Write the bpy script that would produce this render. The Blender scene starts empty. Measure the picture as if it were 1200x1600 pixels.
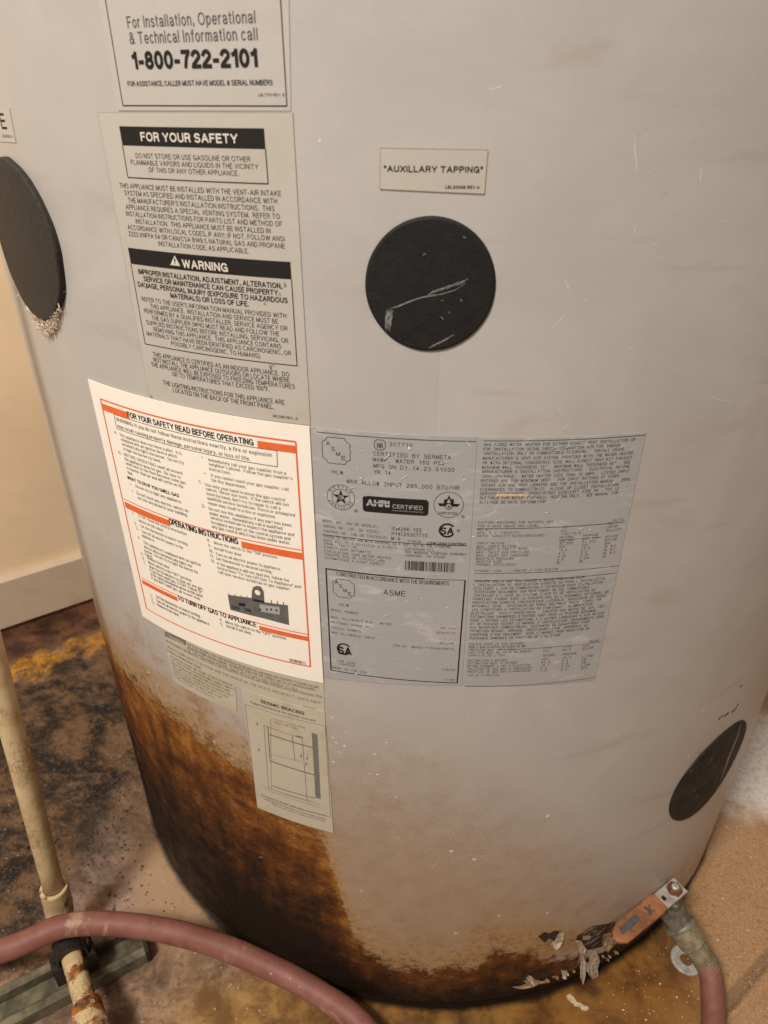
import bpy, bmesh, math, random
from mathutils import Vector, Matrix, noise as mnoise
random.seed(7)
sc = bpy.context.scene
COL = sc.collection

# ------------------------------------------------------------------ camera
F, CD, CH, PITCH, YAW, ROLL = 1070.0, 0.663766, 0.696537, 0.534215, 0.0831104, -0.0028172
R = 0.36                                  # jacket radius in metres
def rotm():
    a, b, c = PITCH, YAW, ROLL
    ca, sa, cb, sb, cc, s_ = math.cos(a), math.sin(a), math.cos(b), math.sin(b), math.cos(c), math.sin(c)
    Z = Matrix(((cb, -sb, 0), (sb, cb, 0), (0, 0, 1)))
    X = Matrix(((1, 0, 0), (0, ca, sa), (0, -sa, ca)))
    Y = Matrix(((cc, 0, s_), (0, 1, 0), (-s_, 0, cc)))
    return Z @ X @ Y
RM = rotm()
CAM = Vector((0, -CD, CH))
cd = bpy.data.cameras.new('camera')
cam = bpy.data.objects.new('camera', cd); COL.objects.link(cam)
right, fwd, up = RM.col[0], RM.col[1], RM.col[2]
m = Matrix.Identity(4)
for i in range(3):
    m[i][0] = right[i]; m[i][1] = up[i]; m[i][2] = -fwd[i]; m[i][3] = CAM[i]
cam.matrix_world = m
cd.sensor_fit = 'VERTICAL'; cd.sensor_height = 36.0; cd.sensor_width = 27.0
cd.lens = F / 1600 * 36.0
cd.clip_start = 0.01; cd.clip_end = 50
cd.dof.use_dof = True; cd.dof.focus_distance = 0.42; cd.dof.aperture_fstop = 13.0
sc.camera = cam

# ------------------------------------------------------------------ light
w = bpy.data.worlds.new('World'); sc.world = w; w.use_nodes = True
bg = w.node_tree.nodes['Background']
bg.inputs[0].default_value = (1.0, 0.81, 0.65, 1); bg.inputs[1].default_value = 0.32
def area(name, loc, target, size, power, col):
    l = bpy.data.lights.new(name, 'AREA'); l.shape = 'DISK'; l.size = size; l.energy = power; l.color = col
    o = bpy.data.objects.new(name, l); COL.objects.link(o); o.location = loc
    o.rotation_euler = (Vector(target) - Vector(loc)).to_track_quat('-Z', 'Y').to_euler()
    return o
area('ceiling_lamp', (-0.62, -1.35, 2.0), (0, -0.2, 0.45), 0.42, 48, (1.0, 0.92, 0.83))
sc.view_settings.view_transform = 'Standard'; sc.view_settings.look = 'None'
sc.view_settings.exposure = 0; sc.view_settings.gamma = 1; sc.view_settings.use_curve_mapping = False
sc.render.engine = 'CYCLES'

# ------------------------------------------------------------------ pixel helpers (photo pixels, 1200 x 1600)
def ray(x, y): return RM @ Vector(((x - 600) / F, 1.0, -(y - 800) / F))
def hit(x, y):
    """photo pixel -> (arc length, height) on the jacket"""
    d = ray(x, y)
    A = d.x * d.x + d.y * d.y; B = CAM.x * d.x + CAM.y * d.y; C = CAM.x ** 2 + CAM.y ** 2 - R * R
    t = (-B - math.sqrt(max(B * B - A * C, 0))) / A
    q = CAM + t * d
    return R * math.atan2(q.x, -q.y), q.z
def at(x, y, z):
    d = ray(x, y); return CAM + d * ((z - CAM.z) / d.z)
def proj(p):
    d = RM.transposed() @ (Vector(p) - CAM); return 600 + F * d.x / d.y, 800 - F * d.z / d.y
def cyl(s, z, off=0.0):
    a = s / R; return ((R + off) * math.sin(a), -(R + off) * math.cos(a), z)
def s_at(x, z, guess=0.0):
    """arc length where height z shows at photo column x"""
    lo, hi = -0.355, 0.355
    for _ in range(40):
        mid = (lo + hi) / 2
        if proj(cyl(mid, z))[0] < x: lo = mid
        else: hi = mid
    return (lo + hi) / 2

# ------------------------------------------------------------------ node helpers
class NT:
    def __init__(s, name):
        s.m = bpy.data.materials.new(name); s.m.use_nodes = True
        s.t = s.m.node_tree; s.b = s.t.nodes['Principled BSDF']
    def n(s, typ, **kw):
        o = s.t.nodes.new(typ)
        for k, v in kw.items(): setattr(o, k, v)
        return o
    def put(s, sock, v):
        if isinstance(v, bpy.types.NodeSocket): s.t.links.new(v, sock)
        elif isinstance(v, (tuple, list)):
            sock.default_value = tuple(v) + ((1,) if len(v) == 3 and sock.type == 'RGBA' else ())
        else: sock.default_value = v
    def math(s, op, a, b=None, c=None, clamp=False):
        o = s.n('ShaderNodeMath', operation=op, use_clamp=clamp)
        s.put(o.inputs[0], a)
        if b is not None: s.put(o.inputs[1], b)
        if c is not None: s.put(o.inputs[2], c)
        return o.outputs[0]
    def step(s, v, a, b):
        o = s.n('ShaderNodeMapRange', interpolation_type='SMOOTHSTEP')
        s.put(o.inputs[0], v); o.inputs[1].default_value = a; o.inputs[2].default_value = b
        return o.outputs[0]
    def mix(s, f, a, b, mode='MIX'):
        o = s.n('ShaderNodeMix', data_type='RGBA', blend_type=mode)
        s.put(o.inputs[0], f); s.put(o.inputs[6], a); s.put(o.inputs[7], b)
        return o.outputs[2]
    def noise(s, vec, scale, detail=6, rough=0.6, dist=0.0):
        o = s.n('ShaderNodeTexNoise'); s.put(o.inputs['Vector'], vec)
        o.inputs['Scale'].default_value = scale; o.inputs['Detail'].default_value = detail
        o.inputs['Roughness'].default_value = rough; o.inputs['Distortion'].default_value = dist
        return o.outputs[0]
    def voro(s, vec, scale, feature='F1', out=0, rnd=1.0):
        o = s.n('ShaderNodeTexVoronoi', feature=feature); s.put(o.inputs['Vector'], vec)
        o.inputs['Scale'].default_value = scale
        if 'Randomness' in o.inputs: o.inputs['Randomness'].default_value = rnd
        return o.outputs[out]
    def mapping(s, vec, rot=(0, 0, 0), scale=(1, 1, 1), loc=(0, 0, 0)):
        o = s.n('ShaderNodeMapping'); s.put(o.inputs[0], vec)
        o.inputs[1].default_value = loc; o.inputs[2].default_value = rot; o.inputs[3].default_value = scale
        return o.outputs[0]
    def ramp(s, v, pts):
        o = s.n('ShaderNodeValToRGB'); s.put(o.inputs[0], v); e = o.color_ramp.elements
        while len(e) < len(pts): e.new(0.5)
        for el, (p, c) in zip(e, pts): el.position = p; el.color = tuple(c) + (1,)
        return o.outputs[0]
    def curve(s, v, pts):
        o = s.n('ShaderNodeFloatCurve'); s.put(o.inputs[1], v); o.inputs[0].default_value = 1
        c = o.mapping.curves[0]
        pts = sorted(pts)
        while len(c.points) < len(pts): c.points.new(0.5, 0.5)
        for q, (x, y) in zip(c.points, pts): q.location = (x, y); q.handle_type = 'AUTO_CLAMPED'
        o.mapping.update()
        return o.outputs[0]
    def bump(s, h, strength=0.3, dist=0.001, normal=None):
        o = s.n('ShaderNodeBump'); s.put(o.inputs['Height'], h)
        o.inputs['Strength'].default_value = strength; o.inputs['Distance'].default_value = dist
        if normal is not None: s.put(o.inputs['Normal'], normal)
        return o.outputs[0]
    def coord(s, which='Object'): return s.n('ShaderNodeTexCoord').outputs[which]
    def sep(s, v):
        o = s.n('ShaderNodeSeparateXYZ'); s.put(o.inputs[0], v); return o.outputs
    def out(s, color, rough=0.5, normal=None, metal=0.0, spec=None):
        s.put(s.b.inputs['Base Color'], color); s.put(s.b.inputs['Roughness'], rough)
        s.put(s.b.inputs['Metallic'], metal)
        if normal is not None: s.put(s.b.inputs['Normal'], normal)
        if spec is not None: s.put(s.b.inputs['Specular IOR Level'], spec)
        return s.m

# ------------------------------------------------------------------ materials
def jacket_material():
    g = NT('jacket_paint'); uv = g.coord('UV'); X = g.sep(uv); s, z = X[0], X[1]
    n_big = g.noise(uv, 14, 7, 0.62, 0.6)
    n_mid = g.noise(uv, 48, 8, 0.68)
    n_fine = g.noise(uv, 230, 5, 0.7)
    streak = g.noise(g.mapping(uv, rot=(0, 0, 0.75), scale=(1.0, 2.3, 1)), 17, 9, 0.68, 0.6)
    xn = g.math('DIVIDE', g.math('ADD', s, 0.40), 0.80)
    def bound(px, extra_l, extra_r):
        pts = [hit(*q) for q in px]
        pts = [((a + 0.40) / 0.80, b / 0.5) for a, b in pts]
        return g.math('MULTIPLY', g.curve(xn, [(0, extra_l)] + pts + [(1, extra_r)]), 0.5)
    zb = bound([(190, 1042), (214, 1060), (261, 1106), (307, 1142), (352, 1176), (400, 1216), (450, 1262), (498, 1307), (522, 1364), (540, 1422),
                (563, 1472), (600, 1500), (653, 1510), (700, 1510), (750, 1498), (783, 1482), (833, 1482), (880, 1492), (940, 1484), (1010, 1444)], 0.62, 0.03)
    d = g.math('SUBTRACT', zb, z)
    dn = g.math('ADD', d, g.math('MULTIPLY_ADD', n_mid, 0.066, -0.033))
    dn = g.math('ADD', dn, g.math('MULTIPLY_ADD', n_big, 0.060, -0.030))
    dn = g.math('ADD', dn, g.math('MULTIPLY_ADD', n_fine, 0.034, -0.017))
    rust = g.step(dn, -0.004, 0.010)
    deep = g.math('ADD', g.math('MULTIPLY_ADD', d, 4.6, 0.10), g.math('MULTIPLY_ADD', streak, 1.1, -0.55))
    deep = g.math('ADD', deep, g.math('MULTIPLY_ADD', n_mid, 1.2, -0.60))
    drip = g.noise(g.mapping(uv, scale=(1.0, 0.16, 1)), 75, 5, 0.6, 0.2)
    deep = g.math('ADD', deep, g.math('MULTIPLY_ADD', drip, 0.7, -0.35))
    deep = g.math('ADD', deep, g.math('MULTIPLY', g.step(z, 0.14, 0.0), 0.40))
    deep = g.math('ADD', deep, g.math('MULTIPLY', g.step(z, 0.045, 0.0), 0.35))
    deep = g.math('ADD', deep, g.math('MULTIPLY_ADD', n_fine, 0.5, -0.25))
    rcol = g.ramp(deep, [(0.0, (0.34, 0.150, 0.034)), (0.16, (0.225, 0.086, 0.020)), (0.40, (0.115, 0.041, 0.012)), (0.70, (0.042, 0.017, 0.008)), (1.0, (0.014, 0.008, 0.006))])
    # stained, speckled paint above the rust
    zb2 = bound([(190, 960), (260, 1010), (380, 1080), (500, 1085), (600, 1105), (700, 1140), (800, 1190), (900, 1260), (1000, 1330)], 0.9, 0.16)
    d2 = g.math('SUBTRACT', zb2, z)
    speck = g.math("ADD", g.math("MULTIPLY", g.noise(uv, 560, 6, 0.8), 0.6), g.math("MULTIPLY", n_mid, 0.4))
    st = g.math('MULTIPLY', g.step(g.math('ADD', d2, g.math('MULTIPLY_ADD', n_big, 0.10, -0.05)), -0.02, 0.09), g.step(speck, 0.42, 0.62))
    base = g.mix(g.step(n_big, 0.35, 0.7), (0.405, 0.386, 0.366), (0.445, 0.426, 0.405))
    base = g.mix(g.math('MULTIPLY', g.step(n_mid, 0.55, 0.8), 0.25), base, (0.37, 0.335, 0.29))
    # faint grime sweeps
    sweep = g.noise(g.mapping(uv, rot=(0, 0, -0.5), scale=(1.2, 5.0, 1)), 7, 5, 0.6, 0.7)
    base = g.mix(g.math('MULTIPLY', g.step(sweep, 0.56, 0.72), 0.42), base, (0.33, 0.29, 0.245))
    base = g.mix(g.math('MULTIPLY', g.step(g.math('ADD', d2, g.math('MULTIPLY_ADD', n_big, 0.12, -0.06)), -0.04, 0.20), 0.86), base, (0.345, 0.240, 0.152))
    base = g.mix(g.math("MULTIPLY", st, 0.42), base, (0.21, 0.125, 0.075))
    base = g.mix(g.math('MULTIPLY', g.step(g.math('ADD', d, g.math('MULTIPLY_ADD', n_mid, 0.06, -0.03)), -0.065, 0.006), 0.72), base, g.mix(g.step(n_fine, 0.35, 0.65), (0.33, 0.175, 0.050), (0.40, 0.25, 0.11)))
    patch = g.math('MULTIPLY', g.step(g.noise(uv, 26, 9, 0.74, 0.4), 0.50, 0.64), g.step(d, -0.12, 0.0))
    base = g.mix(g.math('MULTIPLY', patch, 0.75), base, g.mix(g.step(n_fine, 0.38, 0.62), (0.19, 0.080, 0.025), (0.34, 0.19, 0.07)))
    # dark dots close to the rust edge
    dots = g.math('MULTIPLY', g.step(g.math('ADD', g.noise(uv, 150, 7, 0.78), g.math('MULTIPLY', g.step(d, -0.075, 0.0), 0.10)), 0.62, 0.68), g.step(d, -0.085, -0.02))
    base = g.mix(g.math('MULTIPLY', dots, 0.45), base, (0.085, 0.045, 0.022))
    # rising grey mineral bloom by the foot
    # white specks of scale
    v = g.n('ShaderNodeTexVoronoi'); g.put(v.inputs['Vector'], uv); v.inputs['Scale'].default_value = 120
    r3 = g.sep(v.outputs['Color'])
    ws = g.math('MULTIPLY', g.math('LESS_THAN', v.outputs['Distance'], g.math('MULTIPLY', r3[1], 0.20)), g.math('GREATER_THAN', r3[0], 0.86))
    ws = g.math('MULTIPLY', ws, g.step(z, 0.42, 0.26))
    base = g.mix(g.math('MULTIPLY', ws, 0.8), base, (0.72, 0.68, 0.62))
    pale = g.math('MULTIPLY', g.math('MULTIPLY', g.step(dn, -0.020, -0.006), g.step(z, 0.075, 0.05)), g.step(s, -0.03, 0.02))
    base = g.mix(g.math('MULTIPLY', pale, 0.55), base, (0.50, 0.46, 0.41))
    rcol = g.mix(g.math('MULTIPLY', g.step(g.noise(uv, 95, 8, 0.75), 0.57, 0.68), 0.65), rcol, (0.020, 0.011, 0.007))
    col = g.mix(rust, base, rcol)
    # rough wet edge at foot
    seam = 0.0
    def groove(px, zmax, zmin):
        s0 = hit(*px)[0]
        a = g.math('ABSOLUTE', g.math('SUBTRACT', s, s0))
        f = g.math('SUBTRACT', 1.0, g.step(a, 0.0003, 0.0016))
        return g.math('MULTIPLY', f, g.math('MULTIPLY', g.math('LESS_THAN', z, zmax), g.math('GREATER_THAN', z, zmin)))
    gr = g.math('ADD', groove((686, 600), 0.61, 0.54), groove((92, 620), 0.59, 0.0))
    h = g.math('ADD', g.math('MULTIPLY', n_fine, 0.10), g.math('MULTIPLY', rust, g.math('ADD', g.math('MULTIPLY', n_fine, 3.0), g.math('MULTIPLY', n_mid, 2.0))))
    h = g.math('ADD', h, g.math('MULTIPLY', gr, -0.14))
    h = g.math('ADD', h, g.math('MULTIPLY', g.noise(uv, 5, 2, 0.4), 3.0))
    rough = g.mix(rust, (0.40, 0.40, 0.40), g.mix(g.step(n_mid, 0.4, 0.65), (0.42,) * 3, (0.7,) * 3))
    nrm = g.bump(h, 0.55, 0.0012)
    return g.out(col, rough, nrm, spec=g.math('MULTIPLY_ADD', rust, -0.34, 0.48))

def floor_material():
    g = NT('stained_concrete'); P = g.coord('Object'); X = g.sep(P); x, y = X[0], X[1]
    big = g.noise(P, 7, 7, 0.62, 0.5); mid = g.noise(P, 30, 8, 0.68, 0.3); fine = g.noise(P, 160, 6, 0.7)
    def blob(px, rx, ry=None, soft=0.5, amp=0.6, rot=0.0):
        c = at(px[0], px[1], 0); ry = ry or rx
        mp = g.n('ShaderNodeMapping', vector_type='TEXTURE'); g.put(mp.inputs[0], P)
        mp.inputs[1].default_value = (c.x, c.y, 0); mp.inputs[2].default_value = (0, 0, rot); mp.inputs[3].default_value = (rx, ry, 1)
        o = g.n('ShaderNodeVectorMath', operation='LENGTH'); g.t.links.new(mp.outputs[0], o.inputs[0])
        dd = g.math('ADD', o.outputs['Value'], g.math('MULTIPLY_ADD', mid, amp * 1.6, -amp * 0.8))
        dd = g.math('ADD', dd, g.math('MULTIPLY_ADD', big, amp, -amp * 0.5))
        return g.math('SUBTRACT', 1.0, g.step(dd, 1 - soft, 1 + soft))
    # right: tan, fine grained ; left: grey mauve concrete
    tan = g.mix(g.step(g.noise(P, 360, 8, 0.85), 0.30, 0.70), (0.27, 0.140, 0.058), (0.52, 0.325, 0.175))
    tan = g.mix(g.math('MULTIPLY', g.step(g.noise(P, 230, 4, 0.65), 0.58, 0.66), 0.7), tan, (0.16, 0.085, 0.035))
    tan = g.mix(g.math('MULTIPLY', g.step(g.math('ADD', y, g.math('MULTIPLY_ADD', big, 0.3, -0.15)), -0.22, -0.02), 0.5), tan, (0.47, 0.325, 0.205))
    tan = g.mix(g.math('MULTIPLY', g.step(mid, 0.45, 0.75), 0.6), tan, (0.30, 0.155, 0.06))
    grey = g.mix(g.step(mid, 0.36, 0.66), (0.115, 0.064, 0.036), (0.34, 0.215, 0.138))
    grey = g.mix(g.math('MULTIPLY', g.step(fine, 0.48, 0.62), 0.55), grey, (0.075, 0.045, 0.030))
    col = g.mix(g.step(g.math('ADD', x, g.math('MULTIPLY_ADD', big, 0.2, -0.1)), -0.05, 0.12), grey, tan)
    # pale mauve scrubbed patch near the left foot
    col = g.mix(g.math('MULTIPLY', blob((205, 1370), 0.085, 0.055, 0.6), 0.75), col, (0.36, 0.245, 0.20))
    col = g.mix(g.math('MULTIPLY', blob((285, 1350), 0.05, 0.09, 0.5, 0.5, 0.6), 0.6), col, (0.40, 0.265, 0.135))
    # black crust to the left rear
    cr = g.math('MAXIMUM', blob((60, 1160), 0.17, 0.17, 0.45, 1.0), blob((20, 1330), 0.10, 0.16, 0.45, 1.0))
    crn = g.noise(g.mapping(P, rot=(0, 0, 0.5), scale=(1, 1.8, 1)), 34, 10, 0.76, 0.3); crb = g.noise(P, 13, 5, 0.6, 0.6); crf = g.noise(P, 210, 5, 0.7)
    crm = g.math('ADD', g.math('MULTIPLY', crn, 0.6), g.math('MULTIPLY_ADD', crb, 0.55, -0.07))
    crcol = g.mix(g.step(crm, 0.43, 0.60), (0.012, 0.007, 0.005), (0.185, 0.100, 0.048))
    crcol = g.mix(g.math('MULTIPLY', g.step(crf, 0.52, 0.68), 0.55), crcol, (0.22, 0.15, 0.10))
    crcol = g.mix(g.math('MULTIPLY', g.step(crf, 0.46, 0.34), 0.6), crcol, (0.03, 0.019, 0.012))
    col = g.mix(cr, col, crcol)
    col = g.mix(g.math('MULTIPLY', blob((168, 1300), 0.04, 0.03, 0.5), 0.5), col, (0.03, 0.02, 0.015))
    # orange rust line along the wall
    dw = g.math('ADD', g.math('MULTIPLY', x, -0.6374), g.math('MULTIPLY', y, 0.7705))
    ln = g.math('ABSOLUTE', g.math('SUBTRACT', g.math('ADD', dw, g.math('ADD', g.math('MULTIPLY_ADD', mid, 0.10, -0.05), g.math('MULTIPLY_ADD', big, 0.09, -0.045))), 0.385))
    col = g.mix(g.math('MULTIPLY', g.math('SUBTRACT', 1.0, g.step(ln, 0.004, 0.034)), g.step(g.noise(P, 38, 7, 0.75), 0.38, 0.58)), col, g.mix(g.step(fine, 0.4, 0.6), (0.50, 0.20, 0.012), (0.58, 0.30, 0.03)))
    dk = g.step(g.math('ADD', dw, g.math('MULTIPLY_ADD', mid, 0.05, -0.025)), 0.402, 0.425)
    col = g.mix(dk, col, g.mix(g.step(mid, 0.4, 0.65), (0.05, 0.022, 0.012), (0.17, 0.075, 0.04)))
    # rust pools round the front foot
    col = g.mix(g.math('MULTIPLY', blob((420, 1590), 0.085, 0.040, 0.5, 0.7, 0.1), 0.85), col, g.mix(g.step(mid, 0.38, 0.62), (0.16, 0.072, 0.014), (0.37, 0.205, 0.05)))
    col = g.mix(g.math('MULTIPLY', blob((700, 1592), 0.085, 0.022, 0.6, 0.5), 0.8), col, g.mix(g.step(mid, 0.35, 0.6), (0.24, 0.125, 0.03), (0.44, 0.29, 0.11)))
    col = g.mix(g.math('MULTIPLY', blob((930, 1550), 0.085, 0.06, 0.5, 0.4), 0.92), col, g.mix(g.step(mid, 0.4, 0.65), (0.085, 0.034, 0.013), (0.19, 0.085, 0.022)))
    col = g.mix(g.math('MULTIPLY', blob((1015, 1505), 0.045, 0.06, 0.6, 0.5), 0.7), col, (0.30, 0.130, 0.028))
    rr0 = g.math('SQRT', g.math('ADD', g.math('MULTIPLY', x, x), g.math('MULTIPLY', y, y)))
    wetr = g.math('MULTIPLY', g.step(g.math('ADD', rr0, g.math('MULTIPLY_ADD', big, 0.12, -0.06)), 0.445, 0.375), g.step(x, -0.13, -0.02))
    wetr = g.math('MULTIPLY', wetr, g.step(g.math('ADD', y, g.math('MULTIPLY_ADD', mid, 0.1, -0.05)), -0.16, -0.27))
    wetr = g.math('MULTIPLY', wetr, g.step(g.math('ADD', x, g.math('MULTIPLY_ADD', big, 0.08, -0.04)), 0.31, 0.23))
    col = g.mix(g.math('MULTIPLY', wetr, 0.85), col, g.mix(g.step(g.math('ADD', g.math('MULTIPLY', mid, 0.6), g.math('MULTIPLY', big, 0.4)), 0.40, 0.60), (0.055, 0.022, 0.009), (0.27, 0.125, 0.030)))
    pit = g.math('MULTIPLY', g.step(g.noise(P, 130, 8, 0.8), 0.56, 0.66), g.step(x, 0.05, -0.1))
    col = g.mix(g.math('MULTIPLY', pit, 0.7), col, (0.045, 0.028, 0.018))
    # white mineral patch on the right
    col = g.mix(g.math('MULTIPLY', blob((1212, 1200), 0.100, 0.085, 0.25, 0.6), 0.95), col, g.mix(g.step(fine, 0.3, 0.6), (0.50, 0.45, 0.40), (0.74, 0.70, 0.66)))
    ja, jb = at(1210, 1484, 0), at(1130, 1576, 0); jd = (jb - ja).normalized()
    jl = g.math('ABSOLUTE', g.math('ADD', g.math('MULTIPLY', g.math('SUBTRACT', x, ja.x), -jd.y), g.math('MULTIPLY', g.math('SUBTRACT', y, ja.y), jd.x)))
    floor_line = g.math('SUBTRACT', 1.0, g.step(g.math('ADD', jl, g.math('MULTIPLY_ADD', mid, 0.006, -0.003)), 0.0015, 0.007))  # dark sunken diagonal line across the right-hand floor
    floor_line = g.math('MULTIPLY', floor_line, g.math('GREATER_THAN', x, 0.2))
    col = g.mix(g.math('MULTIPLY', floor_line, 0.5), col, (0.10, 0.065, 0.04))
    # contact shadow under the foot, painted into the floor colour as a black ring
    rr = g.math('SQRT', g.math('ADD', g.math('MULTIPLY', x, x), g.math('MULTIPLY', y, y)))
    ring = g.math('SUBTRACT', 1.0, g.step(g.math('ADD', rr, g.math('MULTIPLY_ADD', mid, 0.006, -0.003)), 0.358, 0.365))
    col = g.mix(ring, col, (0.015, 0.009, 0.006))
    h = g.math('ADD', g.math('MULTIPLY', fine, 0.35), g.math('MULTIPLY', crn, g.math('MULTIPLY', cr, 4.0)))
    h = g.math('ADD', h, g.math('ADD', mid, g.math('MULTIPLY', floor_line, -2.0)))
    wet = blob((930, 1550), 0.10, 0.07, 0.6, 0.4)
    rough = g.math("SUBTRACT", 0.62, g.math('MULTIPLY', g.math('MAXIMUM', wet, wetr), g.math('MULTIPLY_ADD', mid, 0.5, 0.22)))
    return g.out(col, rough, g.bump(h, 0.7, 0.0022), spec=0.45)

def plain(name, col, rough=0.5, metal=0.0, var=0.15, scale=60, bump=0.15, bdist=0.0005, coord='Object', spec=0.5):
    g = NT(name); P = g.coord(coord); n = g.noise(P, scale, 6, 0.65)
    c = g.mix(g.step(n, 0.3, 0.7), tuple(v * (1 - var) for v in col), tuple(min(v * (1 + var), 1) for v in col))
    return g.out(c, rough, g.bump(g.noise(P, scale * 3, 4, 0.6), bump, bdist), metal, spec)

def sheet_material(name, col, stain, amount, rough=0.45, smear=0.0):
    g = NT(name); uv = g.coord('UV'); n = g.noise(uv, 18, 6, 0.65, 0.5); f = g.noise(uv, 160, 5, 0.65)
    c = g.mix(g.math('MULTIPLY', g.step(n, 0.48, 0.75), amount), col, stain)
    c = g.mix(g.math('MULTIPLY', g.step(f, 0.5, 0.75), 0.22), c, tuple(v * 0.8 for v in col))
    if smear:
        sm = g.noise(g.mapping(uv, rot=(0, 0, 0.5), scale=(1, 2.5, 1)), 34, 8, 0.7, 1.2)
        c = g.mix(g.math('MULTIPLY', g.step(sm, 0.53, 0.70), smear), c, (0.56, 0.54, 0.51))
    h = g.math('ADD', n, g.math('MULTIPLY', f, 0.25))
    return g.out(c, rough, g.bump(h, 0.35, 0.0007), spec=0.4)

def worn_pipe_material(name, rust_amt):
    g = NT(name); P = g.coord('Object'); n = g.noise(P, 40, 7, 0.65, 0.6); b = g.noise(P, 14, 5, 0.6)
    c = g.mix(g.step(n, 0.35, 0.7), (0.46, 0.335, 0.17), (0.63, 0.505, 0.31))
    wv = g.n('ShaderNodeVectorMath', operation='MULTIPLY_ADD'); nt = g.n('ShaderNodeTexNoise'); g.put(nt.inputs['Vector'], P); nt.inputs['Scale'].default_value = 160; nt.inputs['Detail'].default_value = 4
    g.put(wv.inputs[0], nt.outputs[1]); wv.inputs[1].default_value = (0.006, 0.006, 0.006); g.put(wv.inputs[2], P)
    crack = g.math('SUBTRACT', 1.0, g.step(g.voro(g.mapping(wv.outputs[0], scale=(1, 1, 0.30)), 300, 'DISTANCE_TO_EDGE'), 0.0, 0.11))
    c = g.mix(g.math('MULTIPLY', crack, g.math('MULTIPLY', g.step(b, 0.45, 0.6), 0.75)), c, (0.16, 0.10, 0.06))
    r = g.step(g.math('ADD', n, g.math('MULTIPLY_ADD', b, 0.5, -0.25)), 0.66 - rust_amt, 0.72 - rust_amt)
    rc = g.mix(g.step(g.noise(P, 90, 6, 0.7), 0.38, 0.62), (0.05, 0.020, 0.010), (0.36, 0.125, 0.022))
    c = g.mix(r, c, rc)
    return g.out(c, 0.55, g.bump(g.math('ADD', n, g.math('MULTIPLY', r, 0.6)), 0.5, 0.001), spec=0.35)

def hose_material():
    g = NT('red_rubber'); P = g.coord('Object'); n = g.noise(P, 26, 7, 0.65, 0.4); f = g.noise(P, 120, 5, 0.7)
    c = g.mix(g.step(n, 0.35, 0.68), (0.185, 0.068, 0.052), (0.255, 0.108, 0.085))
    c = g.mix(g.math('MULTIPLY', g.step(g.noise(P, 9, 7, 0.7, 0.8), 0.57, 0.66), 0.8), c, (0.42, 0.29, 0.20))
    c = g.mix(g.math('MULTIPLY', g.step(g.noise(P, 60, 8, 0.75), 0.55, 0.68), 0.45), c, (0.10, 0.05, 0.04))
    c = g.mix(g.math('MULTIPLY', g.step(f, 0.66, 0.72), 0.7), c, (0.55, 0.45, 0.36))
    return g.out(c, 0.55, g.bump(f, 0.2, 0.0006), spec=0.35)

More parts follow.
